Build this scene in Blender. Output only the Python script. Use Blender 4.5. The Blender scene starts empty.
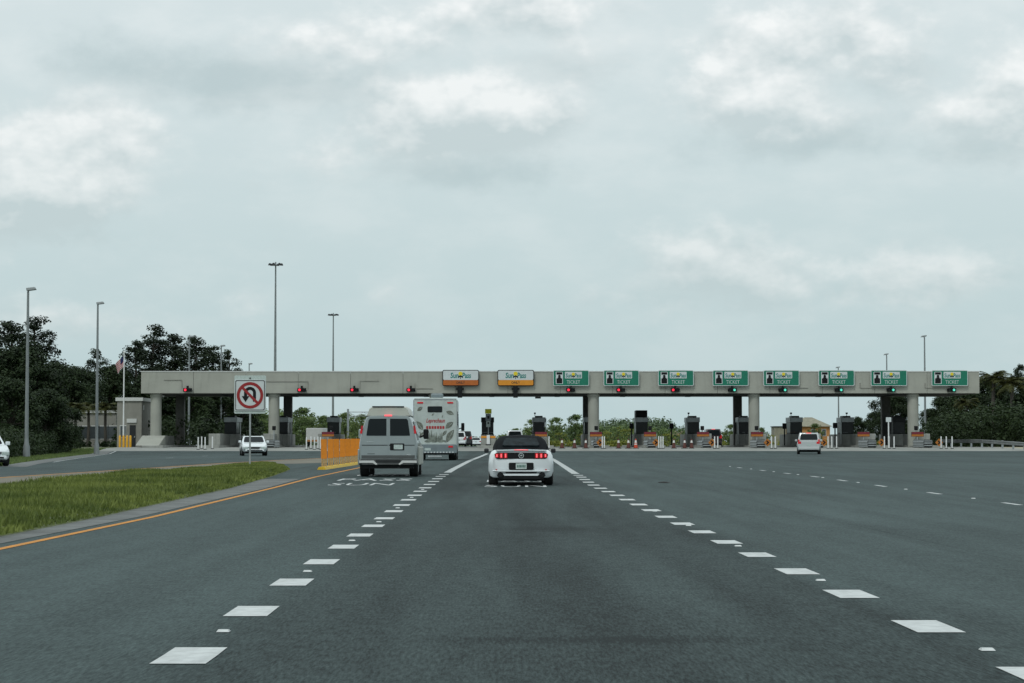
import bpy, bmesh, math, random
from mathutils import Vector, Matrix, Euler
R = math.radians
rnd = random.Random(7)
SC = bpy.context.scene
COL = SC.collection

# ------------------------------------------------------------------ camera
FPX, W_PX, H_PX = 2216.0, 1024, 683
PITCH = math.atan(103.5 / FPX)
EYE = 1.3
cam_d = bpy.data.cameras.new('camera')
cam_d.sensor_width = 36.0
cam_d.lens = 36.0 * FPX / W_PX
cam_d.clip_start = 0.2
cam_d.clip_end = 20000
cam = bpy.data.objects.new('camera', cam_d)
COL.objects.link(cam)
cam.location = (0, 0, EYE)
cam.rotation_euler = (R(90) + PITCH, 0, 0)
SC.camera = cam

# ------------------------------------------------------------------ sky, sun, exposure
SUN_EL, SUN_AZ = R(52), R(205)      # azimuth clockwise from +Y: behind the camera, to the left
world = bpy.data.worlds.new('World')
SC.world = world
world.use_nodes = True


class S:
    """a node socket with arithmetic"""
    tree = None

    def __init__(self, sock):
        self.s = sock

    @staticmethod
    def m(op, *a, clamp=False):
        n = S.tree.nodes.new('ShaderNodeMath')
        n.operation = op
        n.use_clamp = clamp
        for i, v in enumerate(a):
            if isinstance(v, S):
                S.tree.links.new(v.s, n.inputs[i])
            else:
                n.inputs[i].default_value = v
        return S(n.outputs[0])

    def __add__(self, o): return S.m('ADD', self, o)
    def __radd__(self, o): return S.m('ADD', self, o)
    def __sub__(self, o): return S.m('SUBTRACT', self, o)
    def __rsub__(self, o): return S.m('SUBTRACT', o, self)
    def __mul__(self, o): return S.m('MULTIPLY', self, o)
    def __rmul__(self, o): return S.m('MULTIPLY', self, o)
    def __truediv__(self, o): return S.m('DIVIDE', self, o)
    def clamp(self): return S.m('ADD', self, 0.0, clamp=True)


def smooth(v, a, b):
    n = S.tree.nodes.new('ShaderNodeMapRange')
    n.interpolation_type = 'SMOOTHSTEP'
    S.tree.links.new(v.s, n.inputs['Value'])
    n.inputs['From Min'].default_value = a
    n.inputs['From Max'].default_value = b
    return S(n.outputs['Result'])


def noise(vec, scale, detail=5, rough=0.55, dist=0.0):
    n = S.tree.nodes.new('ShaderNodeTexNoise')
    if vec is not None:
        S.tree.links.new(vec.s, n.inputs['Vector'])
    n.inputs['Scale'].default_value = scale
    n.inputs['Detail'].default_value = detail
    n.inputs['Roughness'].default_value = rough
    n.inputs['Distortion'].default_value = dist
    return S(n.outputs[0])


def vec3(x, y, z):
    n = S.tree.nodes.new('ShaderNodeCombineXYZ')
    for i, v in enumerate((x, y, z)):
        if isinstance(v, S):
            S.tree.links.new(v.s, n.inputs[i])
        else:
            n.inputs[i].default_value = v
    return S(n.outputs[0])


def mixc(f, a, b, mode='MIX'):
    n = S.tree.nodes.new('ShaderNodeMix')
    n.data_type = 'RGBA'
    n.blend_type = mode
    if isinstance(f, S):
        S.tree.links.new(f.s, n.inputs[0])
    else:
        n.inputs[0].default_value = f
    for i, v in ((6, a), (7, b)):
        if isinstance(v, S):
            S.tree.links.new(v.s, n.inputs[i])
        else:
            n.inputs[i].default_value = (*v, 1)
    return S(n.outputs[2])


def srgb(r, g, b):
    f = lambda c: (c / 255 / 12.92) if c <= 10 else ((c / 255 + 0.055) / 1.055) ** 2.4
    return (f(r), f(g), f(b))


def build_sky():
    nt = world.node_tree
    S.tree = nt
    bg = nt.nodes['Background']
    sky = nt.nodes.new('ShaderNodeTexSky')
    sky.sky_type = 'NISHITA'
    sky.sun_disc = False
    sky.sun_elevation = SUN_EL
    sky.sun_rotation = SUN_AZ
    sky.air_density = 1.2
    sky.dust_density = 3.0
    tc = nt.nodes.new('ShaderNodeTexCoord')
    sp = nt.nodes.new('ShaderNodeSeparateXYZ')
    nt.links.new(tc.outputs['Generated'], sp.inputs[0])
    dx, dy, dz = (S(sp.outputs[i]) for i in range(3))
    az = S.m('ARCTAN2', dx, dy)
    el = S.m('ARCSINE', dz)
    U = az * 22.16            # hundreds of steps of azimuth
    V = el * 22.16            # the same for elevation
    # warped coordinates for puffy edges
    base_v = vec3(U, V * 1.5, 3.7)
    nA = noise(base_v, 0.9, 5, 0.58)
    up_v = vec3(U + 0.05, V * 1.5 + 0.26, 3.7)
    nAu = noise(up_v, 0.9, 4, 0.58)
    broad = noise(vec3(U * 0.35, V * 0.9, 9.1), 0.8, 3, 0.5)
    fine = noise(vec3(U, V * 1.3, 1.2), 3.2, 5, 0.6)
    wig = (nA - 0.5) * 1.9 + (fine - 0.5) * 0.85

    def blob(cx, cy, rx, ry):
        a = (U - (cx - 512) / 100) / (rx / 100)
        b = (V - (445 - cy) / 100) / (ry / 100)
        d = a * a + b * b
        return S.m('EXPONENT', d * -1.0)

    def field(blobs):
        t = None
        for cx, cy, rx, ry, s in blobs:
            v = blob(cx, cy, rx, ry) * s
            t = v if t is None else t + v
        return t
    BR = [(100, 125, 62, 36, 1.15), (55, 170, 82, 44, 1.1), (10, 215, 85, 44, 1.0), (455, 108, 82, 32, 1.15), (525, 122, 60, 36, .85),
          (415, 135, 60, 36, .7), (520, 12, 110, 30, .9), (335, 40, 100, 34, .7), (745, 80, 68, 46, 1.15), (800, 115, 60, 30, .5), (850, 30, 100, 40, .8),
          (1018, 98, 50, 58, 1.1), (945, 118, 55, 26, .65), (770, 286, 95, 40, .75), (950, 276, 80, 26, .7),
          (330, 155, 40, 28, .55), (385, 290, 26, 20, .75), (250, 288, 26, 24, .55), (70, 318, 110, 28, .7),
          (690, 250, 60, 34, .5), (600, 305, 75, 26, .5)]
    bright = field(BR)
    low = field([(a, b + .55 * d, c, d, e) for a, b, c, d, e in BR])
    dark = field([(245, 88, 160, 32, 1.0), (480, 172, 120, 22, .95), (560, 70, 70, 26, .6), (805, 142, 90, 26, 1.0), (985, 160, 65, 20, .9),
                  (900, 78, 60, 26, .6), (55, 243, 80, 16, .55), (110, 55, 90, 40, .45), (690, 160, 60, 25, .35), (160, 235, 90, 40, .3)])
    # everywhere else the same kind of cloud goes on by noise alone
    cov = smooth((bright + low * 0.35) * 0.95 + wig * 0.9 + (broad - 0.5) * 0.9, 0.16, 1.06)
    shade = smooth(dark * 1.0 + (broad - 0.5) * 1.0 + (fine - 0.5) * 0.7 + (nA - .5) * 1.3, 0.12, 1.0)
    relief = ((nA - nAu) * 3.4 + (bright - low) * 0.75 + 0.42).clamp()
    elevf = smooth(el, 0.0, 0.22)
    clear = mixc(elevf, srgb(190, 211, 214), srgb(211, 223, 225))
    grey = mixc(elevf, srgb(182, 202, 205), srgb(184, 200, 203))
    white = mixc(elevf, srgb(215, 226, 227), srgb(248, 250, 249))
    col = mixc(shade * 0.85, clear, grey)
    lit = mixc(relief, mixc(0.8, white, grey), white)
    mott = smooth(noise(vec3(U * 0.7, V * 1.5, 6.3), 1.1, 4, 0.58), 0.42, 0.72)
    col = mixc(mott * 0.24, col, white)
    col = mixc(cov * 0.92, col, lit)
    # an overcast sky grows brighter towards the zenith
    lum = (dz * 1.6).clamp() * 0.15 + 1.0
    gain = S.m('MULTIPLY', lum, 10.0)
    gv = vec3(gain, gain, gain)
    cloud = mixc(1.0, col, gv, 'MULTIPLY')
    fin = mixc(0.95, S(sky.outputs[0]), cloud)
    nt.links.new(fin.s, bg.inputs['Color'])
    bg.inputs['Strength'].default_value = 0.1
    try:
        world.cycles.sampling_method = 'MANUAL'
        world.cycles.sample_map_resolution = 512
    except Exception:
        pass


build_sky()
sun_d = bpy.data.lights.new('sun', 'SUN')
sun_d.energy = 1.2
sun_d.angle = R(14)
sun_d.color = (1.0, 0.99, 0.94)
sun = bpy.data.objects.new('sun', sun_d)
COL.objects.link(sun)
sd = Vector((math.sin(SUN_AZ) * math.cos(SUN_EL), math.cos(SUN_AZ) * math.cos(SUN_EL), math.sin(SUN_EL)))
sun.rotation_euler = sd.to_track_quat('Z', 'Y').to_euler()
sun.location = (0, 0, 80)
vs = SC.view_settings
vs.view_transform = 'Standard'
vs.look = 'None'
vs.exposure = 0.0
vs.gamma = 1.0
vs.use_curve_mapping = False
try:
    SC.cycles.use_denoising = True
    SC.cycles.max_bounces = 5
    SC.cycles.use_adaptive_sampling = True
    SC.cycles.adaptive_threshold = 0.02
    SC.cycles.transparent_max_bounces = 6
except Exception:
    pass

# ------------------------------------------------------------------ places: pixels only give directions
KNOTS = [(-60, 0), (40, 0), (62, .12), (75, .22), (127, .42), (160, .49), (185, .56), (195, .76), (205, 1.0), (213, 1.08), (222, 1.1), (9000, 1.1)]


def gz(y):
    for i in range(len(KNOTS) - 1):
        (a, za), (b, zb) = KNOTS[i], KNOTS[i + 1]
        if y <= b:
            return za + (zb - za) * (y - a) / (b - a)
    return 1.1


def ray(px, py):
    u = (px - 512) / FPX
    v = (341.5 - py) / FPX
    return u, math.cos(PITCH) - v * math.sin(PITCH), math.sin(PITCH) + v * math.cos(PITCH)


def X(px, y, py=430):
    u, d, w = ray(px, py)
    return u / d * y


def Z(py, y):
    u, d, w = ray(512, py)
    return EYE + w / d * y


def gp(px, py):
    """where a ray meets the ground"""
    u, d, w = ray(px, py)
    y = 5.0
    while y < 900 and EYE + y * w / d > gz(y):
        y += 0.05
    return u / d * y, y


ROADB = -22.0 / FPX     # the road heads a touch to the left of the view

# ------------------------------------------------------------------ materials
MATS = {}


def mat(name, color, rough=0.6, metal=0.0, var=0.12, vscale=3.0, bump=0.0, bscale=20.0, coat=0.0, emit=None, estr=0.0,
        spec=0.5, trans=0.0, alpha=1.0, dirt=0.0):
    if name in MATS:
        return MATS[name]
    m = bpy.data.materials.new(name)
    m.use_nodes = True
    nt = m.node_tree
    S.tree = nt
    b = nt.nodes['Principled BSDF']
    b.inputs['Roughness'].default_value = rough
    b.inputs['Metallic'].default_value = metal
    b.inputs['Coat Weight'].default_value = coat
    b.inputs['Specular IOR Level'].default_value = spec
    b.inputs['Transmission Weight'].default_value = trans
    b.inputs['Alpha'].default_value = alpha
    tc = nt.nodes.new('ShaderNodeTexCoord')
    ob = S(tc.outputs['Object'])
    if var:
        n = noise(ob, vscale, 5, 0.6)
        f = smooth(n, 0.25, 0.75)
        lo = tuple(max(0, c * (1 - var)) for c in color)
        hi = tuple(min(1, c * (1 + var)) for c in color)
        c = mixc(f, lo, hi)
        if dirt:
            n2 = noise(vec3_scale(ob, (2.2, 2.2, 0.35)), 1.0, 6, 0.65)
            c = mixc(smooth(n2, 0.48, 0.8) * dirt, c, tuple(k * 0.45 for k in color))
        nt.links.new(c.s, b.inputs['Base Color'])
    else:
        b.inputs['Base Color'].default_value = (*color, 1)
    if bump:
        bn = nt.nodes.new('ShaderNodeBump')
        bn.inputs['Strength'].default_value = bump
        bn.inputs['Distance'].default_value = 0.02
        nb = noise(ob, bscale, 4, 0.6)
        nt.links.new(nb.s, bn.inputs['Height'])
        nt.links.new(bn.outputs[0], b.inputs['Normal'])
    if emit:
        b.inputs['Emission Color'].default_value = (*emit, 1)
        b.inputs['Emission Strength'].default_value = estr
    MATS[name] = m
    return m


def vec3_scale(v, s):
    n = S.tree.nodes.new('ShaderNodeVectorMath')
    n.operation = 'MULTIPLY'
    S.tree.links.new(v.s, n.inputs[0])
    n.inputs[1].default_value = s
    return S(n.outputs[0])


def asphalt_material():
    m = bpy.data.materials.new('asphalt')
    m.use_nodes = True
    nt = m.node_tree
    S.tree = nt
    b = nt.nodes['Principled BSDF']
    tc = nt.nodes.new('ShaderNodeTexCoord')
    ob = S(tc.outputs['Object'])
    sp = nt.nodes.new('ShaderNodeSeparateXYZ')
    nt.links.new(ob.s, sp.inputs[0])
    x, y = S(sp.outputs[0]), S(sp.outputs[1])
    xr = x - y * ROADB
    grit = noise(vec3(x * 1.0, y * 0.11, 0.0), 44.0, 3, 0.8)
    mid = noise(vec3(x, y * 0.25, 1.0), 6.0, 5, 0.7)
    streak = noise(vec3(xr * 1.0, y * 0.06, 0.0), 1.3, 5, 0.6)
    patch = noise(vec3(x * 0.12, y * 0.035, 4.0), 1.0, 4, 0.55)
    # the travelled lane is laid in a darker mix than the lanes to the right
    own = smooth(S.m('ABSOLUTE', xr - 0.65 + (streak - 0.5) * 0.6), 2.75, 2.2)
    oil = smooth(S.m('ABSOLUTE', xr - 0.62 + (patch - .5) * .5), 0.75, 0.1)
    v = (grit - 0.5) * 2.5 + (mid - 0.5) * 0.8 + (streak - 0.5) * 0.95 + (patch - 0.5) * 0.9
    tracks = smooth(S.m('ABSOLUTE', S.m('ABSOLUTE', xr - 0.62) - 0.95), 0.5, 0.0)
    v = v - own * 0.30 - oil * 0.10 + 0.06 + tracks * own * 0.07
    # lane seam and a few cross seams in the paving
    seam = smooth(S.m('ABSOLUTE', xr - 5.9 + (streak - .5) * .12), 0.05, 0.0) * 0.16
    sy = y + (noise(vec3(x * .5, 0, 2.0), 1.2, 3) - .5) * .5
    s1 = smooth(S.m('ABSOLUTE', sy - 14.9), 0.45, 0.0) * smooth(x, -0.9, 0.1) * smooth(x, 2.2, 0.9) * 0.30
    s2 = smooth(S.m('ABSOLUTE', sy - 34.5), 1.6, 0.0) * smooth(x, -0.5, 0.6) * smooth(x, 1.9, 0.9) * 0.24
    v = v - seam - s1 - s2
    f = (v * 0.8 + 0.5).clamp()
    c = mixc(f, (0.006, 0.0120, 0.0125), (0.074, 0.107, 0.107))
    stones = smooth(noise(ob, 75.0, 2, 0.5), 0.66, 0.78)
    c = mixc(stones * 0.4, c, (0.22, 0.235, 0.23))
    nt.links.new(c.s, b.inputs['Base Color'])
    b.inputs['Roughness'].default_value = 0.86
    b.inputs['Specular IOR Level'].default_value = 0.2
    bn = nt.nodes.new('ShaderNodeBump')
    bn.inputs['Strength'].default_value = 0.15
    bn.inputs['Distance'].default_value = 0.004
    nt.links.new((grit + mid * 0.4).s, bn.inputs['Height'])
    nt.links.new(bn.outputs[0], b.inputs['Normal'])
    return m


def leaf_material(name, a, b_, scale=0.6):
    m = bpy.data.materials.new(name)
    m.use_nodes = True
    nt = m.node_tree
    S.tree = nt
    p = nt.nodes['Principled BSDF']
    tc = nt.nodes.new('ShaderNodeTexCoord')
    ob = S(tc.outputs['Object'])
    oi = nt.nodes.new('ShaderNodeObjectInfo')
    f = smooth(noise(ob, scale, 3, 0.6), 0.3, 0.7)
    f = (f * 0.65 + noise(ob, 5.0, 2, .5) * 0.5 + (S(oi.outputs['Random']) - 0.5) * 0.4).clamp()
    c = mixc(f, a, b_)
    nt.links.new(c.s, p.inputs['Base Color'])
    p.inputs['Roughness'].default_value = 0.65
    p.inputs['Specular IOR Level'].default_value = 0.25
    tr = nt.nodes.new('ShaderNodeBsdfTranslucent')
    nt.links.new(c.s, tr.inputs[0])
    mx = nt.nodes.new('ShaderNodeMixShader')
    mx.inputs[0].default_value = 0.22
    nt.links.new(p.outputs[0], mx.inputs[1])
    nt.links.new(tr.outputs[0], mx.inputs[2])
    nt.links.new(mx.outputs[0], nt.nodes['Material Output'].inputs[0])
    MATS[name] = m
    return m


ASPHALT = asphalt_material()
M_concrete = mat('concrete', (0.315, 0.325, 0.288), 0.85, var=0.09, vscale=0.5, bump=0.15, bscale=30, dirt=0.22)
M_conc2 = mat('island_concrete', (0.27, 0.28, 0.26), 0.88, var=0.2, vscale=0.8, bump=0.2, bscale=25, dirt=0.5)
M_apron = mat('apron_concrete', (0.235, 0.245, 0.23), 0.85, var=0.22, vscale=0.25, bump=0.1, bscale=12)
M_kerb = mat('kerb_concrete', (0.118, 0.128, 0.126), 0.9, var=0.3, vscale=1.2, bump=0.2, bscale=30)
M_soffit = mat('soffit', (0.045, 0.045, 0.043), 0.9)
M_rearcol = mat('shaded_rear_concrete', (0.10, 0.10, 0.093), 0.9, var=.15)  # darker copy of the concrete: shade under the canopy put into the colour
def worn_paint(name, color, wear):
    m = mat(name, color, 0.72, var=0.14, vscale=7)
    nt = m.node_tree
    S.tree = nt
    b = nt.nodes['Principled BSDF']
    src = S(b.inputs['Base Color'].links[0].from_socket)
    tc = nt.nodes.new('ShaderNodeTexCoord')
    sp = nt.nodes.new('ShaderNodeSeparateXYZ')
    nt.links.new(tc.outputs['Object'], sp.inputs[0])
    x, y = S(sp.outputs[0]), S(sp.outputs[1])
    chips = smooth(noise(vec3(x, y * 0.3, 0.0), 38.0, 4, 0.75), 0.60, 0.72)
    smear = smooth(noise(vec3(x * 3.0, y * 0.35, 5.0), 2.2, 4, 0.6), 0.45, 0.8)
    c = mixc((chips * 0.75 + smear * 0.45).clamp() * wear, src, (0.10, 0.115, 0.115))
    nt.links.new(c.s, b.inputs['Base Color'])
    return m


M_white = worn_paint('white_marking', (0.50, 0.53, 0.53), 0.55)
M_whiteworn = worn_paint('worn_marking', (0.40, 0.43, 0.43), 0.9)
M_yellow = mat('yellow_marking', (0.50, 0.20, 0.010), 0.7, var=0.18, vscale=4)
M_yellowworn = mat('worn_yellow_marking', (0.40, 0.19, 0.03), 0.75, var=0.35, vscale=3)
M_grassbed = mat('grass_bed', (0.07, 0.088, 0.03), 0.95, var=0.4, vscale=0.9, bump=0.4, bscale=9)
M_field = mat('field', (0.06, 0.085, 0.022), 0.95, var=0.4, vscale=0.1)
M_galv = mat('galvanised', (0.36, 0.39, 0.40), 0.45, 0.6, var=0.15, vscale=4)
M_steel = mat('pole_steel', (0.21, 0.235, 0.24), 0.55, 0.3, var=0.1, vscale=2)
M_black = mat('black_plastic', (0.008, 0.009, 0.010), 0.55, var=0.1, spec=0.2)
M_dark = mat('dark_paint', (0.022, 0.025, 0.027), 0.55, var=0.15, spec=0.25)
M_glass = mat('dark_glass', (0.008, 0.012, 0.014), 0.10, var=0, spec=0.22)
M_boothglass = mat('booth_glass', (0.014, 0.019, 0.021), 0.3, var=0.1, spec=0.3)
M_rearglass = mat('soft_top_glass', (0.012, 0.018, 0.021), 0.25, var=0.6, vscale=6, spec=0.08)
M_bumper = mat('bumper_grey', (0.07, 0.078, 0.078), 0.5, var=.15)
M_rail = mat('weathered_rail', (0.19, 0.205, 0.205), 0.6, 0.3, var=.25, vscale=1.5)
M_rubber = mat('tyre_rubber', (0.012, 0.012, 0.012), 0.85, var=0.15, vscale=20)
M_carwhite = mat('white_car_paint', (0.70, 0.755, 0.775), 0.3, var=0.02, vscale=1.5, coat=0.6)
M_silver = mat('silver_van_paint', (0.30, 0.345, 0.35), 0.30, 0.45, var=0.04, vscale=2, coat=0.5)
M_cream = mat('cream_gelcoat', (0.42, 0.44, 0.39), 0.4, var=0.04, vscale=2)
M_rv = mat('motorhome_gelcoat', (0.42, 0.475, 0.455), 0.4, var=0.12, vscale=2.5)
M_rvgrey = mat('motorhome_grey', (0.16, 0.20, 0.215), 0.45, var=0.12, vscale=2)
M_leafprint = mat('leaf_print', (0.13, 0.145, 0.12), 0.5, var=0.45, vscale=7)
M_redprint = mat('red_print', (0.35, 0.02, 0.025), 0.5, var=0.1)
M_greyprint = mat('grey_print', (0.15, 0.175, 0.15), 0.5, var=0.55, vscale=6)
M_blackcar = mat('black_car_paint', (0.012, 0.013, 0.015), 0.25, var=0.05, coat=0.6)
M_darkred = mat('dark_car_paint', (0.03, 0.02, 0.022), 0.3, var=0.05, coat=0.5)
M_softtop = mat('soft_top', (0.010, 0.012, 0.014), 0.85, spec=.1, var=0.15, vscale=15)
M_chrome = mat('chrome', (0.62, 0.64, 0.64), 0.2, 0.9, var=0.04)
M_tail = mat('lit_tail_light', (0.36, 0.008, 0.012), 0.25, var=0.08, vscale=30, emit=(1.0, 0.02, 0.03), estr=0.16)
M_tailoff = mat('tail_light', (0.30, 0.012, 0.015), 0.25, var=0.08, vscale=30, emit=(1.0, 0.03, 0.05), estr=0.06)
M_brake = mat('lit_brake_light', (0.5, 0.02, 0.03), 0.3, var=0, emit=(1.0, 0.16, 0.18), estr=1.0)
M_plate = mat('number_plate', (0.42, 0.50, 0.48), 0.5, var=0.2, vscale=25)
M_platetext = mat('plate_print', (0.03, 0.12, 0.09), 0.5, var=0.1)
M_red_on = mat('red_signal', (0.6, 0.02, 0.03), 0.3, var=0, emit=(1.0, 0.02, 0.06), estr=1.3)
M_green_on = mat('green_signal', (0.1, 0.6, 0.45), 0.3, var=0, emit=(0.1, 0.85, 0.6), estr=0.75)
M_signgreen = mat('sign_green', (0.0, 0.155, 0.095), 0.5, var=0.06)
M_signwhite = mat('sign_white', (0.52, 0.57, 0.58), 0.5, var=0.05)
M_teal = mat('logo_teal', (0.0, 0.17, 0.15), 0.5, var=0)
M_signorange = mat('sign_orange', (0.62, 0.24, 0.012), 0.5, var=0.06)
M_signbrown = mat('sign_deep_orange', (0.40, 0.105, 0.012), 0.5, var=0.1)
M_sunyellow = mat('logo_yellow', (0.68, 0.55, 0.02), 0.5, var=0)
M_limey = mat('lime_yellow', (0.62, 0.66, 0.0), 0.5, var=0.05)
M_red = mat('sign_red', (0.26, 0.010, 0.012), 0.5, var=0.06)
M_maroon = mat('board_maroon', (0.19, 0.012, 0.03), 0.5, var=0.3, vscale=14)
M_cone = mat('cone_orange', (0.50, 0.055, 0.02), 0.6, var=0.1)
M_conebrown = mat('faded_cone', (0.095, 0.028, 0.020), 0.7, var=0.2)
M_conewhite = mat('cone_collar', (0.6, 0.6, 0.58), 0.6, var=0.1)
M_paddle = mat('paddle_orange', (0.60, 0.20, 0.006), 0.55, var=0.12, vscale=5)
M_stem = mat('paddle_stem', (0.36, 0.24, 0.09), 0.7, var=0.3, vscale=12)
M_kerbyellow = mat('yellow_kerb_paint', (0.62, 0.40, 0.01), 0.6, var=0.12, vscale=4)
M_bollard = mat('bollard_yellow', (0.62, 0.33, 0.015), 0.5, var=0.1)
M_post = mat('white_post', (0.66, 0.68, 0.68), 0.5, var=0.06)
M_stucco = mat('stucco', (0.24, 0.24, 0.215), 0.9, var=0.12, vscale=1, bump=0.1)
M_trim = mat('white_trim', (0.55, 0.57, 0.56), 0.6, var=0.05)
M_pane = mat('window_pane', (0.05, 0.06, 0.065), 0.12, var=0.1, spec=0.6)
M_tan = mat('tan_roof', (0.235, 0.225, 0.17), 0.9, var=0.18, vscale=1.5, bump=0.2, bscale=6)
M_orangewall = mat('orange_wall', (0.42, 0.20, 0.07), 0.9, var=0.15, vscale=1)
M_bark = mat('bark', (0.05, 0.044, 0.036), 0.95, var=0.3, vscale=4, bump=0.4, bscale=12)
M_palmbark = mat('palm_bark', (0.07, 0.065, 0.055), 0.95, var=0.3, vscale=6, bump=0.4, bscale=10)
M_sand = mat('sandy_verge', (0.30, 0.28, 0.20), 0.95, var=0.25, vscale=0.8)
L_dark = leaf_material('dark_leaves', (0.008, 0.018, 0.008), (0.032, 0.054, 0.018))
L_pine = leaf_material('pine_needles', (0.007, 0.014, 0.008), (0.023, 0.039, 0.016))
L_mid = leaf_material('mid_leaves', (0.055, 0.095, 0.032), (0.15, 0.205, 0.065))
L_yel = leaf_material('yellow_green_leaves', (0.085, 0.115, 0.022), (0.25, 0.26, 0.045))
L_haze = leaf_material('haze_tinted_leaves', (0.075, 0.115, 0.065), (0.14, 0.19, 0.10))  # distance haze is put into this leaf colour; the air itself is clear
L_palm = leaf_material('palm_fronds', (0.025, 0.035, 0.012), (0.10, 0.105, 0.03))
L_grass = leaf_material('grass_blades', (0.058, 0.090, 0.019), (0.225, 0.270, 0.064), 0.35)


# ------------------------------------------------------------------ mesh helpers
class MB:
    def __init__(self):
        self.v, self.f, self.mi = [], [], []

    def add(self, vs_, fs, m=0):
        o = len(self.v)
        self.v += [tuple(p) for p in vs_]
        self.f += [tuple(o + i for i in q) for q in fs]
        self.mi += [m] * len(fs)
        return self

    def box(self, x0, x1, y0, y1, z0, z1, m=0, c=0.0):
        if c:
            return self.cbox(x0, x1, y0, y1, z0, z1, c, m)
        p = [(x0, y0, z0), (x1, y0, z0), (x1, y1, z0), (x0, y1, z0), (x0, y0, z1), (x1, y0, z1), (x1, y1, z1), (x0, y1, z1)]
        return self.add(p, [(0, 3, 2, 1), (4, 5, 6, 7), (0, 1, 5, 4), (1, 2, 6, 5), (2, 3, 7, 6), (3, 0, 4, 7)], m)

    def cbox(self, x0, x1, y0, y1, z0, z1, c, m=0):
        """a box whose edges are chamfered by c"""
        bm = bmesh.new()
        bmesh.ops.create_cube(bm, size=1)
        for v in bm.verts:
            v.co = ((x0 + x1) / 2 + v.co.x * (x1 - x0), (y0 + y1) / 2 + v.co.y * (y1 - y0), (z0 + z1) / 2 + v.co.z * (z1 - z0))
        bmesh.ops.bevel(bm, geom=bm.edges[:], offset=c, segments=2, profile=0.5, affect='EDGES')
        bm.verts.index_update()
        self.add([v.co[:] for v in bm.verts], [[v.index for v in f.verts] for f in bm.faces], m)
        bm.free()
        return self

    def hexa(self, b, t, m=0, c=0.0):
        """frustum: b and t are four points each, counter-clockwise seen from above"""
        p = list(b) + list(t)
        f = [(3, 2, 1, 0), (4, 5, 6, 7), (0, 1, 5, 4), (1, 2, 6, 5), (2, 3, 7, 6), (3, 0, 4, 7)]
        if not c:
            return self.add(p, f, m)
        bm = bmesh.new()
        vv = [bm.verts.new(q) for q in p]
        for q in f:
            bm.faces.new([vv[i] for i in q])
        bmesh.ops.bevel(bm, geom=bm.edges[:], offset=c, segments=3, profile=0.5, affect='EDGES')
        bm.verts.index_update()
        self.add([v.co[:] for v in bm.verts], [[v.index for v in g.verts] for g in bm.faces], m)
        bm.free()
        return self

    def tube(self, p0, p1, r0, r1=None, n=10, m=0, caps=True):
        r1 = r0 if r1 is None else r1
        p0, p1 = Vector(p0), Vector(p1)
        d = (p1 - p0).normalized()
        a = d.orthogonal().normalized()
        b = d.cross(a)
        vs_ = []
        for p, r in ((p0, r0), (p1, r1)):
            for i in range(n):
                t = 2 * math.pi * i / n
                vs_.append(p + a * (math.cos(t) * r) + b * (math.sin(t) * r))
        fs = [(i, (i + 1) % n, n + (i + 1) % n, n + i) for i in range(n)]
        if caps:
            fs += [tuple(range(n))[::-1], tuple(range(n, 2 * n))]
        return self.add(vs_, fs, m)

    def path(self, pts, rs, n=8, m=0):
        for i in range(len(pts) - 1):
            self.tube(pts[i], pts[i + 1], rs[i], rs[i + 1], n, m)
        return self

    def lathe(self, prof, axis='z', n=20, m=0, o=(0, 0, 0)):
        """prof: (radius, height) from bottom to top"""
        vs_, fs = [], []
        for r, h in prof:
            for i in range(n):
                t = 2 * math.pi * i / n
                a, b = math.cos(t) * r, math.sin(t) * r
                if axis == 'z':
                    q = (a, b, h)
                elif axis == 'x':
                    q = (h, a, b)
                else:
                    q = (b, h, a)
                vs_.append((q[0] + o[0], q[1] + o[1], q[2] + o[2]))
        for j in range(len(prof) - 1):
            for i in range(n):
                fs.append((j * n + i, j * n + (i + 1) % n, (j + 1) * n + (i + 1) % n, (j + 1) * n + i))
        fs.append(tuple(range(n))[::-1])
        fs.append(tuple(range((len(prof) - 1) * n, len(prof) * n)))
        return self.add(vs_, fs, m)

    def loft(self, secs, m=0):
        """secs: list of (y, half profile [(x, z) or (x, z, dy)]) from bottom centre to top centre; mirrored in x"""
        rings = []
        for y, hp in secs:
            pts = [(p[0], y + (p[2] if len(p) > 2 else 0), p[1]) for p in hp]
            mir = [(-x, yy, z) for x, yy, z in pts[::-1]]
            if abs(pts[0][0]) < 1e-6:
                mir = mir[:-1]
            if abs(pts[-1][0]) < 1e-6:
                mir = mir[1:]
            rings.append(pts + mir)
        n = len(rings[0])
        vs_ = [p for r in rings for p in r]
        fs = []
        for j in range(len(rings) - 1):
            for i in range(n):
                fs.append((j * n + i, (j + 1) * n + i, (j + 1) * n + (i + 1) % n, j * n + (i + 1) % n)[::-1])
        fs.append(tuple(range(n)))
        fs.append(tuple(range((len(rings) - 1) * n, len(rings) * n))[::-1])
        return self.add(vs_, fs, m)

    def plate(self, pts, y, t, m=0):
        """outline in x, z facing -Y at y, t thick"""
        n = len(pts)
        vs_ = [(x, y, z) for x, z in pts] + [(x, y + t, z) for x, z in pts]
        fs = [tuple(range(n)), tuple(range(n, 2 * n))[::-1]]
        fs += [(i, i + n, (i + 1) % n + n, (i + 1) % n) for i in range(n)]
        return self.add(vs_, fs, m)

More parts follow.
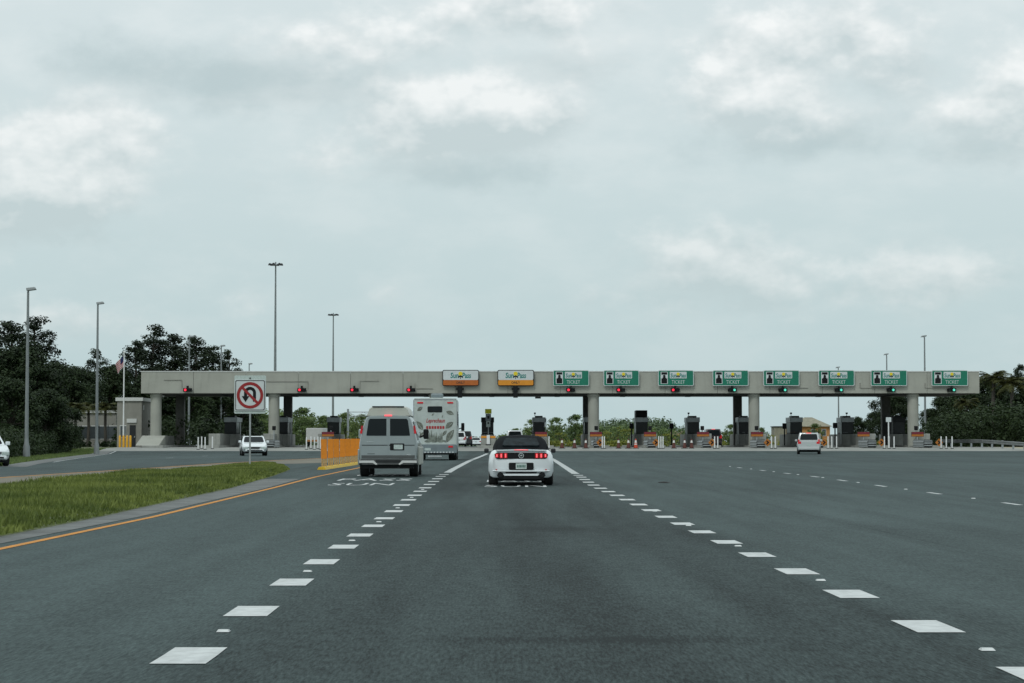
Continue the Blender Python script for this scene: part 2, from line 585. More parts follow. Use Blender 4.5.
    def mesh(self, name, mats, smooth_angle=None):
        me = bpy.data.meshes.new(name)
        me.from_pydata(self.v, [], self.f)
        for mm in (mats if isinstance(mats, (list, tuple)) else [mats]):
            me.materials.append(mm)
        if len(me.materials) > 1:
            me.polygons.foreach_set('material_index', self.mi)
        me.validate()
        bm = bmesh.new()
        bm.from_mesh(me)
        bmesh.ops.recalc_face_normals(bm, faces=bm.faces)
        bm.to_mesh(me)
        bm.free()
        if smooth_angle is not None:
            me.shade_smooth()
            me.set_sharp_from_angle(angle=R(smooth_angle))
        me.update()
        return me

    def build(self, name, mats, parent=None, loc=(0, 0, 0), rz=0.0, smooth_angle=None):
        return place(self.mesh(name, mats, smooth_angle), name, parent, loc, rz)


def place(me, name, parent=None, loc=(0, 0, 0), rz=0.0, label=None):
    o = bpy.data.objects.new(name, me)
    COL.objects.link(o)
    o.location = loc
    o.rotation_euler = (0, 0, rz)
    if parent is not None:
        o.parent = parent
    return o


def tag(o, label, cat, group=None, kind=None):
    o['label'] = label
    o['category'] = cat
    if group:
        o['group'] = group
    if kind:
        o['kind'] = kind
    return o


def thing(name, label, cat, loc=(0, 0, 0), rz=0.0, group=None):
    return tag(place(None, name, None, loc, rz), label, cat, group)


def struct(o):
    o['kind'] = 'structure'
    return o


def copy_tree(o, parent=None):
    c = o.copy()
    COL.objects.link(c)
    c.parent = parent
    for ch in list(o.children):
        copy_tree(ch, c)
    return c


def disc_pts(r, n=32, cx=0, cz=0, a0=0, a1=360):
    full = abs(a1 - a0) >= 360
    k = n if full else n + 1
    return [(cx + r * math.cos(R(a0 + (a1 - a0) * i / n)), cz + r * math.sin(R(a0 + (a1 - a0) * i / n))) for i in range(k)]


def rrect(x0, x1, z0, z1, r, n=4):
    p = []
    for cx, cz, a in ((x1 - r, z0 + r, -90), (x1 - r, z1 - r, 0), (x0 + r, z1 - r, 90), (x0 + r, z0 + r, 180)):
        for i in range(n + 1):
            t = R(a + 90 * i / n)
            p.append((cx + r * math.cos(t), cz + r * math.sin(t)))
    return p


TXT = {}


def text_mesh(s, x0, x1, z0, z1, m, y=0.0, shear=0.0, flat=False, bold=0.0):
    """lettering fitted to a box; upright in x, z facing -Y, or flat on the ground in x, y"""
    cu = bpy.data.curves.new('lettering', 'FONT')
    cu.body = s
    cu.size = 1
    cu.shear = shear
    cu.offset = bold
    cu.resolution_u = 2
    o = bpy.data.objects.new('lettering', cu)
    COL.objects.link(o)
    bpy.context.view_layer.update()
    me = bpy.data.meshes.new_from_object(o.evaluated_get(bpy.context.evaluated_depsgraph_get()))
    bpy.data.objects.remove(o)
    xs = [v.co.x for v in me.vertices]
    ys = [v.co.y for v in me.vertices]
    ax, bx, ay, by = min(xs), max(xs), min(ys), max(ys)
    for v in me.vertices:
        a = x0 + (v.co.x - ax) / (bx - ax) * (x1 - x0)
        b = z0 + (v.co.y - ay) / (by - ay) * (z1 - z0)
        v.co = (a, b, y) if flat else (a, y, b)
    me.materials.clear()
    me.materials.append(m)
    me.name = 'lettering'
    return me


def ordinal(n):
    return ['first', 'second', 'third', 'fourth', 'fifth', 'sixth', 'seventh', 'eighth', 'ninth', 'tenth', 'eleventh', 'twelfth'][n]


# ------------------------------------------------------------------ ground
def interp(tab, y):
    if y <= tab[0][1]:
        return tab[0][0]
    for (xa, ya), (xb, yb) in zip(tab, tab[1:]):
        if y <= yb:
            return xa + (xb - xa) * (y - ya) / (yb - ya)
    return tab[-1][0]


def sheet(name, left, right, y0, y1, dz, m, parent=None, step=4.0):
    """a ground-hugging strip between two edges given as constants or (x, y) tables"""
    L = (lambda y: left) if isinstance(left, (int, float)) else (lambda y: interp(left, y))
    Rr = (lambda y: right) if isinstance(right, (int, float)) else (lambda y: interp(right, y))
    ys = {y0, y1}
    ys |= {k for k, _ in KNOTS if y0 < k < y1}
    for t in (left, right):
        if not isinstance(t, (int, float)):
            ys |= {b for a, b in t if y0 < b < y1}
    k = y0
    while k < min(y1, 400):
        ys.add(k)
        k += step
    ys = sorted(ys)
    vs_, fs = [], []
    for y in ys:
        vs_ += [(L(y), y, gz(y) + dz), (Rr(y), y, gz(y) + dz)]
    for i in range(len(ys) - 1):
        fs.append((2 * i, 2 * i + 1, 2 * i + 3, 2 * i + 2))
    mb = MB().add(vs_, fs)
    o = mb.build(name, m, parent)
    return o


struct(sheet('ground', -1200, 1200, -60, 1600, -0.03, M_field, step=20))
VERGE = [(-17, 40), (-23.0, 99), (-24.8, 110), (-29.6, 144), (-34.2, 178), (-37.0, 200), (-38, 260)]
road = struct(sheet('road', VERGE, 46.5, -40, 420, 0.0, ASPHALT))
struct(sheet('verge', [(x - 4.5 - max(0, (y - 100)) * .03, y) for x, y in VERGE], [(x + .02, y) for x, y in VERGE], 40, 240, -0.012, M_grassbed))
struct(sheet('roadside', 46.45, 60, 90, 320, -0.012, M_sand))
struct(sheet('pavement', [(x - 0.05, y) for x, y in VERGE], [(x + 1.3, y) for x, y in VERGE], 100, 196, 0.006, M_kerb))
struct(sheet('concrete_apron', -37.5, 46.6, 195, 246, 0.008, M_apron, step=3))

# median: kerb ring, concrete gutter, mounded grass
MED_R = [(-6.95, 8), (-7.0, 20), (-7.13, 31), (-7.4, 45), (-7.58, 60), (-8.1, 75), (-9.0, 90), (-10.6, 103), (-12.2, 109)]
MED_L = [(-14.2, 8), (-14.2, 40), (-14.1, 62), (-13.7, 74), (-13.3, 88), (-12.9, 98), (-12.6, 105), (-12.3, 109)]
struct(sheet('gutter', [(x - .1, y) for x, y in MED_R], [(-6.72 + (y - 8) * ROADB * .05 - max(0, y - 62) * .012, y) for x, y in MED_R], 8, 72, 0.006, M_kerb))


LINE_L = [(-17.6, 50), (-16.96, 73.5), (-16.35, 82), (-15.66, 93.5), (-14.56, 114.5), (-12.07, 140), (-9.5, 165)]
struct(sheet('shoulder', LINE_L, [(x + .1, y) for x, y in MED_L[1:]] + [(-9.0, 116), (-8.7, 140), (-9.4, 165)], 50, 164, 0.005, mat('tan_shoulder', (0.145, 0.135, 0.105), .9, var=.25, vscale=1.2)))


def mound(x, y):
    l, r = interp(MED_L, y), interp(MED_R, y)
    if r - l < 0.05:
        return 0.0
    t = max(0.0, min(1.0, (x - l) / (r - l)))
    return 0.06 + math.sin(math.pi * t) ** 0.8 * (0.04 + 0.02 * max(0, min(1, (y - 80) / 12))) * min(1, (109 - y) / 9)


def median():
    vs_, fs = [], []
    ny, nx = 60, 14
    for j in range(ny + 1):
        y = 8 + 101 * j / ny
        l, r = interp(MED_L, y), interp(MED_R, y)
        for i in range(nx + 1):
            x = l + (r - l) * i / nx
            vs_.append((x, y, gz(y) + (mound(x, y) if 0 < i < nx else -0.01)))
    for j in range(ny):
        for i in range(nx):
            a = j * (nx + 1) + i
            fs.append((a, a + 1, a + nx + 2, a + nx + 1))
    struct(MB().add(vs_, fs).build('median', M_grassbed, smooth_angle=60))
    # blades
    r = random.Random(3)
    vs_, fs = [], []
    n = 0
    while n < 62000:
        y = 22 + 86.5 * r.random() ** 1.25
        l, rr = interp(MED_L, y), interp(MED_R, y)
        x = l + (rr - l) * r.random()
        if x < -0.2311 * y * 1.06 - .6:
            continue
        n += 1
        e = min(x - l, rr - x)
        tall = 0.5 + 0.5 * math.sin(x * 1.7 + math.sin(y * .35) * 2) * math.sin(y * .21 + x * .4)
        h = (0.055 + 0.10 * r.random() + 0.10 * tall) * (0.45 if e < 0.4 else 1.0) * (1.0 if y < 78 else .6)
        w = 0.012 + 0.00035 * y
        a = r.random() * 6.28
        z = gz(y) + mound(x, y) - 0.02
        dx, dy = math.cos(a) * w, math.sin(a) * w
        b = (r.random() - .5) * h * 1.1
        c = (r.random() - .5) * h * 1.1
        o = len(vs_)
        vs_ += [(x - dx, y - dy, z), (x + dx, y + dy, z), (x + b, y + c, z + h)]
        fs.append((o, o + 1, o + 2))
    me = bpy.data.meshes.new('median_grass')
    me.from_pydata(vs_, [], fs)
    me.materials.append(L_grass)
    g = place(me, 'median_grass')
    tag(g, 'rough green grass growing over the raised median', 'grass', kind='stuff')


median()


def verge_grass():
    r = random.Random(5)
    vs_, fs = [], []
    for n in range(14000):
        y = 98 + 104 * r.random()
        x0 = interp(VERGE, y)
        x = x0 - (2.2 + max(0, (y - 100)) * .01) * r.random() ** 1.5
        h = 0.08 + .1 * r.random()
        w = 0.05
        z = gz(y) - 0.02
        a = r.random() * 6.28
        dx, dy = math.cos(a) * w, math.sin(a) * w
        o = len(vs_)
        vs_ += [(x - dx, y - dy, z), (x + dx, y + dy, z), (x + (r.random() - .5) * .1, y + (r.random() - .5) * .1, z + h)]
        fs.append((o, o + 1, o + 2))
    me = bpy.data.meshes.new('verge_grass')
    me.from_pydata(vs_, [], fs)
    me.materials.append(L_mid)
    tag(place(me, 'verge_grass'), 'short grass strip beside the far left roadway', 'grass', kind='stuff')


verge_grass()

# painted markings (parts of the road)
LEFT_LINE = [(-1.985, 13.75), (-2.08, 21.1), (-2.15, 28.5), (-2.23, 35.9), (-2.29, 43.2), (-2.34, 49.8), (-2.38, 57), (-2.42, 68), (-2.44, 77), (-2.45, 95), (-2.38, 124), (-2.2, 160), (-2.1, 186)]
RIGHT_LINE = [(3.0, 12), (2.96, 18), (2.9, 26), (2.84, 33), (2.78, 40), (2.68, 47), (2.55, 54), (2.42, 61), (2.33, 66), (2.33, 85), (2.45, 130), (2.6, 186)]


def dash(name, line, y0, y1, w, m, dz=0.005, parent=road):
    ln = (lambda y: line) if isinstance(line, (int, float)) else (lambda y: interp(line, y))
    ys = sorted({y0, y1} | {k for k, _ in KNOTS if y0 < k < y1} | ({b for a, b in line if y0 < b < y1} if not isinstance(line, (int, float)) else set()))
    vs_, fs = [], []
    for y in ys:
        vs_ += [(ln(y) - w / 2, y, gz(y) + dz), (ln(y) + w / 2, y, gz(y) + dz)]
    for i in range(len(ys) - 1):
        fs.append((2 * i, 2 * i + 1, 2 * i + 3, 2 * i + 2))
    return MB().add(vs_, fs).build(name, m, parent)


STUD = MB().hexa([(-.045, -.05, 0), (.045, -.05, 0), (.045, .05, 0), (-.045, .05, 0)],
                 [(-.036, -.022, .014), (.036, -.022, .014), (.036, .022, .014), (-.036, .022, .014)]).mesh('road_stud', M_white)
for k in range(19):
    yc = 13.75 + 3.655 * k
    dash('lane_dash', LEFT_LINE, yc - .53, yc + .53, 0.335, M_white)
for k in range(20):
    yc = 12.5 + 3.45 * k
    dash('lane_dash', RIGHT_LINE, yc - .53, yc + .53, 0.335, M_white)
dash('channel_line', LEFT_LINE, 84, 186, 0.28, M_whiteworn)
dash('channel_line', RIGHT_LINE, 81, 186, 0.28, M_whiteworn)
for k in range(12):
    y = 15.5 + 7.31 * k if k < 7 else 15.5 + 7.31 * k
    if y < 60:
        place(STUD, 'road_stud', road, (interp(LEFT_LINE, y), y, gz(y) + .004))
    y = 14.1 + 7.2 * k
    if y < 60:
        place(STUD, 'road_stud', road, (interp(RIGHT_LINE, y) + .02, y, gz(y) + .004))
FAR = [(10.75, 38), (10.65, 52), (10.5, 66), (10.2, 80), (9.9, 100)]
for y in (47.5, 55.8, 63.4, 70, 75.5, 82, 89.1, 97):
    dash('lane_dash', FAR, y - .8, y + .8, .13, M_white)
    place(STUD, 'road_stud', road, (interp(FAR, y + 3.8), y + 3.8, gz(y + 3.8) + .004))
dash('edge_line', [(-6.36, 8), (-6.4, 28), (-6.48, 40), (-6.53, 50), (-6.62, 68), (-6.66, 91), (-6.7, 120)], 8, 120, 0.13, M_yellow)
dash('edge_line', LINE_L, 50, 165, 0.24, M_yellowworn, dz=0.012)
dash('edge_line', [(x + 1.55, y) for x, y in VERGE], 118, 196, .12, M_whiteworn)
for px, py in ((55, 461), (170, 458), (205, 456)):
    x, y = gp(px, py)
    dash('lane_dash', x, y - 1.5, y + 1.5, .14, M_whiteworn)


def road_words(xc, w, rows):
    for word, y0, y1 in rows:
        me = text_mesh(word, -w / 2, w / 2, 0, y1 - y0, M_white, flat=True, bold=0.0)
        o = place(me, 'road_lettering', road, (xc, y0, gz(y0) + .006))
        o.rotation_euler = (math.atan2(gz(y1) - gz(y0), y1 - y0), 0, 0)


road_words(-4.42, 1.85, [('SUN', 64.0, 66.5)])
road_words(-4.36, 2.3, [('PASS', 69.6, 72.4)])
road_words(-4.45, 2.0, [('ONLY', 76.6, 79.8)])
road_words(0.10, 1.75, [('SUN', 62.2, 64.4), ('PASS', 68, 70.6), ('ONLY', 74.5, 77.5)])

# ------------------------------------------------------------------ toll canopy
YF, YB = 213.0, 228.6
ZS, ZT = Z(393.3, YF), Z(371, YF)
XL, XR = X(141, YF, 380), X(979.5, YF, 380)
canopy = thing('toll_canopy', 'long grey concrete toll plaza canopy spanning all the lanes on round columns', 'canopy', (0, YF, gz(YF)))
g0 = gz(YF)
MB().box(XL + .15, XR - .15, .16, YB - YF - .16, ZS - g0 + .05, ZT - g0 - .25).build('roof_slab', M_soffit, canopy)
npan = 16
pw = (XR - XL) / npan
pan_me = MB().box(.012, pw - .012, 0, .15, 0, ZT - ZS - .08, c=.012).mesh('fascia_panel', M_concrete)
for i in range(npan):
    place(pan_me, 'fascia_panel', canopy, (XL + i * pw, 0, ZS - g0))
side_me = MB().box(0, .15, .155, YB - YF, 0, ZT - ZS - .08).mesh('fascia_panel', M_concrete)
place(side_me, 'fascia_panel', canopy, (XL, 0, ZS - g0))
place(side_me, 'fascia_panel', canopy, (XR - .15, 0, ZS - g0))
MB().box(XL + .155, XR - .155, YB - YF - .15, YB - YF, ZS - g0, ZT - g0 - .08).build('fascia_panel', M_concrete, canopy)
MB().box(XL - .04, XR + .04, -.04, .24, ZT - g0 - .077, ZT - g0).build('coping', M_trim, canopy)
for i in range(1, 12):
    xb = XL + (XR - XL) * i / 12
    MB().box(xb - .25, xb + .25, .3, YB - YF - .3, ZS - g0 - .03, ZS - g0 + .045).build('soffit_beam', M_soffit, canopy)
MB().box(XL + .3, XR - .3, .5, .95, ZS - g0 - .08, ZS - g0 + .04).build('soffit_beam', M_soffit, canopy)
for px in (156, 274, 435, 593.5, 754, 913):
    xc = X(px, YF + .9, 420)
    MB().lathe([(.53, -.3), (.53, ZS - g0 - .35), (.60, ZS - g0 - .3), (.60, ZS - g0 + .04)], n=28).build('column', M_concrete, canopy, (xc, .9, 0), smooth_angle=40)
for px in (180.5, 288, 436, 587, 737.5, 885.5):
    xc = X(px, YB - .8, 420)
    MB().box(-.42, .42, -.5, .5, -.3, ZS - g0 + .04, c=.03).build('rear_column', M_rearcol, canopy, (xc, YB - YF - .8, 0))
# conduits on the fascia, short chased runs with a drop to each signal
for px0, px1, py in ((164, 182, 380), (266, 308, 381.5), (360, 379, 381), (415, 433, 388.5), (660, 668, 388), (790, 808, 388), (860, 884, 388), (925, 945, 388)):
    xa, xb, zz = X(px0, YF, 380), X(px1, YF, 380), Z(py, YF) - g0
    mb = MB().box(xa, xb, -.05, -.003, zz - .035, zz + .035)
    xd = xb if px0 < 300 else xa
    mb.box(xd - .03, xd + .03, -.05, -.003, zz - (.75 if py < 385 else -.04), zz - .036 if py < 385 else zz + .5)
    mb.build('conduit', M_stucco, canopy)

# lane signals under the fascia
SIG = [(188, 'r'), (246, 'r'), (302, 'r'), (354.5, 'r'), (411, 'r'), (460, 'o'), (515.5, 'o'), (570.5, 'r'), (620.5, 'r'), (675, 'r'), (732, 'g'), (782.5, 'g'), (838.5, 'g'), (890.5, 'g'), (951, 'g')]


def signal_meshes():
    a = MB().box(-.42, .42, -.28, 0, -.17, .17, c=.03)
    a.box(-.1, .1, -.2, -.02, .17, .4)
    vis = MB()
    for sx in (0,):
        n = 14
        ring = []
        for i in range(n + 1):
            t = R(-30 + 240 * i / n)
            ring.append((sx + .16 * math.cos(t), .16 * math.sin(t)))
        for (x0, z0), (x1, z1) in zip(ring, ring[1:]):
            vis.add([(x0, -.30, z0), (x1, -.30, z1), (x1, -.44, z1), (x0, -.44, z0)], [(0, 1, 2, 3)])
    lens = MB().lathe([(.118, -.31), (.113, -.285)], axis='y', n=20)
    return a.mesh('housing', M_black), vis.mesh('visor', M_black), lens


s_house, s_vis, _l = signal_meshes()
lens_on = {'r': _l.mesh('lens', M_red_on), 'g': _l.mesh('lens', M_green_on)}
lens_off = _l.mesh('lens', M_glass)
tallbox = MB().box(-.22, .22, -.3, 0, -.75, .35, c=.03).box(-.38, .38, -.26, -.01, -.02, .2).mesh('housing', M_black)
nr = ng = 0
for i, (px, st) in enumerate(SIG):
    xc, zc = X(px, YF, 390), Z(390, YF)
    if st == 'o':
        lb = 'unlit black lane signal box under the ' + ('deep orange sign above the motorhome' if px < 500 else 'bright orange sign above the convertible')
        t = thing('lane_signal', lb, 'signal', (xc, YF - .12, zc), 0, 'lane signals under the fascia')
        place(tallbox, 'housing', t)
        place(lens_off, 'lens', t, (0, -.02, .0))
        continue
    if st == 'r':
        nr += 1
        lb = f'black lane signal showing red, {ordinal(nr - 1)} red one from the left'
    else:
        ng += 1
        lb = f'black lane signal showing green, {ordinal(ng - 1)} green one from the left'
    t = thing('lane_signal', lb, 'signal', (xc, YF - .12, zc), 0, 'lane signals under the fascia')
    place(s_house, 'housing', t)
    place(s_vis, 'visor', t, (-.2, 0, 0))
    place(s_vis, 'visor', t, (.2, 0, 0))
    dxl = -.2 if st == 'r' else .2
    place(lens_on[st], 'lens', t, (dxl, -.02, 0))
    place(lens_off, 'lens', t, (-dxl, -.02, 0))


# signs on the fascia
def logo(parent, x0, x1, z0, z1, y, col):
    """the lane logo: teal lettering on both sides of a sun with a palm"""
    w = x1 - x0
    h = z1 - z0
    xm = x0 + w * .49
    place(text_mesh('Sun', x0, xm - w * .09, z0 + h * .08, z0 + h * .80, col, y, shear=.1, bold=.025), 'lettering', parent)
    place(text_mesh('Pass', xm + w * .09, x1, z0 + h * .08, z0 + h * .80, col, y, shear=.1, bold=.025), 'lettering', parent)
    MB().plate(disc_pts(h * .27, 20, xm, z0 + h * .66), y, .006).build('sun_disc', M_sunyellow, parent)
    p = [(xm - h * .05, z0), (xm + h * .05, z0), (xm + h * .03, z0 + h * .25), (xm + h * .30, z0 + h * .12), (xm + h * .28, z0 + h * .34), (xm + h * .05, z0 + h * .45),
         (xm - h * .05, z0 + h * .45), (xm - h * .28, z0 + h * .34), (xm - h * .30, z0 + h * .12), (xm - h * .03, z0 + h * .25)]
    MB().plate(p, y - .004, .003).build('palm_emblem', M_dark, parent)


def sign_white(px0, px1, orange, label):
    x0, x1 = X(px0, YF, 378), X(px1, YF, 378)
    z0, z1 = Z(386, YF), Z(370, YF)
    w, h = x1 - x0, z1 - z0
    t = thing('lane_sign', label, 'sign', (x0, YF - .3, z0), 0, 'lane signs on the canopy fascia')
    MB().plate(rrect(0, w, 0, h, .16), 0, .08).build('backing', M_black, t)
    MB().plate(rrect(.07, w - .07, h * .37, h - .07, .12), -.006, .004).build('panel', M_signwhite, t)
    MB().plate(rrect(.07, w - .07, .07, h * .37 - .003, .1), -.006, .004).build('panel', orange, t)
    logo(t, w * .22, w * .78, h * .44, h * .93, -.012, M_teal)
    place(text_mesh('ONLY', w * .38, w * .62, h * .13, h * .28, M_dark, -.012, bold=.02), 'lettering', t)
    for sx in (.25, .75):
        MB().box(w * sx - .06, w * sx + .06, .08, .3, h * .1, h * .9).build('bracket', M_galv, t)


sign_white(442.5, 479, M_signbrown, 'white and deep orange ONLY lane sign above the motorhome')
sign_white(497.5, 534, M_signorange, 'white and bright orange ONLY lane sign above the white convertible')


def sign_green(px0, px1, label):
    x0, x1 = X(px0, YF, 378), X(px1, YF, 378)
    z0, z1 = Z(386, YF), Z(370.3, YF)
    w, h = x1 - x0, z1 - z0
    t = thing('ticket_sign', label, 'sign', (x0, YF - .3, z0), 0, 'green ticket signs on the canopy fascia')
    MB().plate(rrect(0, w, 0, h, .14), 0, .07).build('border', M_signwhite, t)
    MB().plate(rrect(.06, w - .06, .06, h - .06, .1), -.006, .004).build('panel', M_signgreen, t)
    # attendant-and-booth pictogram
    MB().plate(rrect(w * .075, w * .275, h * .13, h * .9, .05), -.012, .004).build('pictogram_panel', M_signwhite, t)
    q = MB().plate(rrect(w * .095, w * .255, h * .16, h * .48, .03), -.018, .004)
    q.plate(rrect(w * .095, w * .255, h * .72, h * .87, .03), -.018, .004)
    q.plate(disc_pts(h * .085, 14, w * .175, h * .62), -.018, .004)
    q.plate([(w * .125, h * .48), (w * .225, h * .48), (w * .215, h * .55), (w * .135, h * .55)], -.0185, .004)
    q.build('pictogram', M_black, t)
    MB().plate(rrect(w * .33, w * .80, h * .48, h * .9, .04), -.012, .004).build('logo_panel', M_signwhite, t)
    logo(t, w * .35, w * .78, h * .5, h * .88, -.018, M_teal)
    place(text_mesh('TICKET', w * .38, w * .75, h * .14, h * .36, M_signwhite, -.012, bold=-.005), 'lettering', t)
    for sx in (.2, .8):
        MB().box(w * sx - .06, w * sx + .06, .07, .3, h * .1, h * .9).build('bracket', M_galv, t)


GS = [(553, 589), (603.4, 639), (657.8, 693.5), (712.3, 748.2), (763, 799), (818, 854), (870.3, 906.5), (931, 967.3)]
for i, (a, b) in enumerate(GS):
    lb = ('leftmost green TICKET sign on the canopy fascia' if i == 0 else 'rightmost green TICKET sign near the end of the canopy' if i == 7
          else f'{ordinal(i)} green TICKET sign from the left on the canopy fascia')
    sign_green(a, b, lb)

# ------------------------------------------------------------------ toll islands, booths and what stands around them
YI = 226.0


def island_px(k):
    return 181 + 51.1 * k


def where(k):
    if k == 0:
        return 'leftmost toll island'
    if k <= 3:
        return f'{ordinal(k)} toll island from the left'
    if k == 6:
        return 'toll island with the yellow topped booth'
    if k == 7:
        return 'toll island behind the convertible roof'
    if k == 8:
        return 'toll island right of the convertible'
    if k == 14:
        return 'rightmost toll island'
    return f'{ordinal(14 - k)} toll island from the right'


def ix(k, y):
    return X(island_px(k), YI) + ROADB * (y - YI)


isl_me = MB().box(-1.0, 1.0, 207 - YI, 242 - YI, -.4, .16, c=.03).mesh('island_base', M_conc2)
wall_me = MB().box(-.55, .55, 211.5 - YI, 219.5 - YI, .155, 1.28, c=.04).mesh('crash_wall', M_conc2)
wall2_me = MB().box(-.66, .66, -2.2, 6.5, .155, 1.30, c=.03).mesh('booth_plinth', M_conc2)
ramp_me = MB().add([(-.55, 207.3 - YI, .158), (.55, 207.3 - YI, .158), (.55, 211.45 - YI, .158), (-.55, 211.45 - YI, .158), (.55, 211.45 - YI, 1.1), (-.55, 211.45 - YI, 1.1)],
                   [(0, 1, 4, 5), (0, 3, 2, 1), (2, 3, 5, 4), (1, 2, 4), (0, 5, 3)]).mesh('ramp_nose', M_concrete)
for k in range(15):
    t = thing('toll_island', ('low concrete ' + where(k)) if k not in (4, 5) else f'low concrete toll island half hidden behind the {"van" if k == 4 else "motorhome"}', 'toll island', (ix(k, YI), YI, gz(YI)), -ROADB, 'toll islands')
    place(isl_me, 'island_base', t)
    if k not in (0, 6):
        place(wall_me, 'crash_wall', t)
    if k:
        place(wall2_me, 'booth_plinth', t)
    else:
        o = place(ramp_me, 'ramp_nose', t, (-.7, 1.0, 0))
        o.scale = (2.0, 1, 1)
        place(wall_me, 'crash_wall', t, (-.7, 1, -.18)).scale = (1.5, 1, 1)

# booths
bz0 = 1.303
booth_parts = dict(
    shell=MB().box(-.60, .60, -1.5, 1.5, bz0, 1.42 + .05, c=.01).box(-.60, -.54, -1.5, -1.42, 1.47, 2.5).box(.54, .60, -1.5, -1.42, 1.47, 2.5).box(-.6, -.54, 1.42, 1.5, 1.47, 2.5).box(.54, .6, 1.42, 1.5, 1.47, 2.5).mesh('frame', M_dark),
    front=MB().box(-.535, .535, -1.49, -1.45, 1.473, 2.497).mesh('window', M_boothglass),
    side=MB().box(-.02, .02, -1.41, 1.41, 1.473, 2.497).mesh('window', M_boothglass),
    band=MB().box(-.66, .66, -1.6, 1.6, 2.503, 3.0, c=.03).mesh('roof_band', M_galv),
    cap=MB().box(-.38, .38, -1.0, 1.0, 3.003, 3.16, c=.03).mesh('roof_unit', M_dark),
    tall=MB().box(-.58, .58, -1.2, 1.2, 3.003, 3.72, c=.04).mesh('roof_unit', M_black),
    cam=MB().tube((0, 0, 3.15), (0, 0, 3.34), .03).box(-.09, .09, -.16, .1, 3.34, 3.5).mesh('camera_mast', M_black),
    pipe=MB().box(-.72, -.62, -1.56, -1.46, .3, 2.9).mesh('edge_post', M_signwhite))
BL = {1: 'dark toll booth behind the no U-turn sign, leftmost booth', 2: 'dark toll booth beside the second column from the left', 3: 'dark toll booth just left of the orange paddles, behind them',
      6: 'dark toll booth topped with a yellow sign', 7: 'dark toll booth with grey roof band just above the convertible roof', 8: 'dark toll booth half hidden by the column right of the convertible',
      9: 'tallest dark toll booth with a black unit on its roof', 10: 'grey banded toll booth left of the dark car at a lane', 11: 'grey banded toll booth just left of the second column from the right',
      12: 'grey banded toll booth behind the left side of the silver minivan', 13: 'grey banded toll booth right of the tan roofed house', 14: 'rightmost dark toll booth between the last two columns',
      4: 'toll booth hidden behind the silver van', 5: 'toll booth hidden behind the motorhome'}
for k in range(1, 15):
    if k in (4, 5):
        continue
    t = thing('toll_booth', BL[k], 'toll booth', (ix(k, YI), YI, gz(YI)), -ROADB, 'toll booths')
    place(booth_parts['shell'], 'frame', t)
    place(booth_parts['front'], 'window', t)
    place(booth_parts['side'], 'window', t, (-.57, 0, 0))
    place(booth_parts['side'], 'window', t, (.57, 0, 0))
    b = place(booth_parts['band'], 'roof_band', t)
    if k in (6, 14):
        b.data = b.data.copy()
        b.data.materials[0] = M_dark
    if k == 9:
        place(booth_parts['tall'], 'roof_unit', t)
    elif k != 6:
        place(booth_parts['cap'], 'roof_unit', t)
        if k in (7, 10, 12, 13):
            place(booth_parts['cam'], 'camera_mast', t, (-.4 if k != 13 else .05, -.6, 0))
    if k in (7, 10, 11, 13):
        place(booth_parts['pipe'], 'edge_post', t, (1.36 if k == 7 else 0, 0, 0))


# red-over-orange boards on the crash walls
def board_meshes():
    a = MB().plate(rrect(-.6, .6, .03, .49, .02), 0, .03)
    r = MB().plate(rrect(-.57, .57, .26, .48, .02), -.006, .004)
    o = MB().plate(rrect(-.57, .57, .06, .25, .02), -.006, .004)
    d = MB()
    for i in range(8):
        x = -.48 + i * .13
        d.plate([(x, .32), (x + .07, .32), (x + .07, .43), (x, .43)], -.011, .003)
    return a.mesh('backing', M_dark), r.mesh('red_band', M_boardred), o.mesh('orange_band', M_boardorange), d.mesh('mark', M_maroon)


M_boardred = mat('board_red', (0.13, 0.010, 0.020), .6, var=.25, vscale=8)
M_boardorange = mat('board_orange', (0.36, 0.125, 0.012), .6, var=.15, vscale=8)
bm_ = board_meshes()
BRD = {3: 328, 7: 541, 8: 596, 9: 650, 10: 703, 11: 757, 13: 863.5, 14: 917.5}
for k, px in BRD.items():
    y = 211.0
    t = thing('warning_board', f'small red and orange board on the {where(k)}', 'board', (X(px, y), y, gz(y) + 1.0), 0, 'red and orange boards on the crash walls')
    for me, n in zip(bm_, ('backing', 'red_band', 'orange_band', 'mark')):
        place(me, n, t)
    MB().box(-.04, .04, .03, .09, -1.0, .4).build('post', M_galv, t)

# attenuators: corrugated steel boxes before the crash walls
def corrugated(x, side):
    prof = [(0, .05), (.03, .12), (.0, .2), (.07, .3), (.0, .42), (.07, .54), (0, .66), (.0, .74)]
    mb = MB()
    vs_, fs = [], []
    for yy in (0, 5.2):
        for dx, z in prof:
            vs_.append((x + side * dx, yy, z))
    n = len(prof)
    for i in range(n - 1):
        fs.append((i, i + 1, n + i + 1, n + i))
    vs2 = [(a - side * .012, b, c) for a, b, c in vs_]
    mb.add(vs_, fs)
    mb.add(vs2, [f[::-1] for f in fs])
    return mb


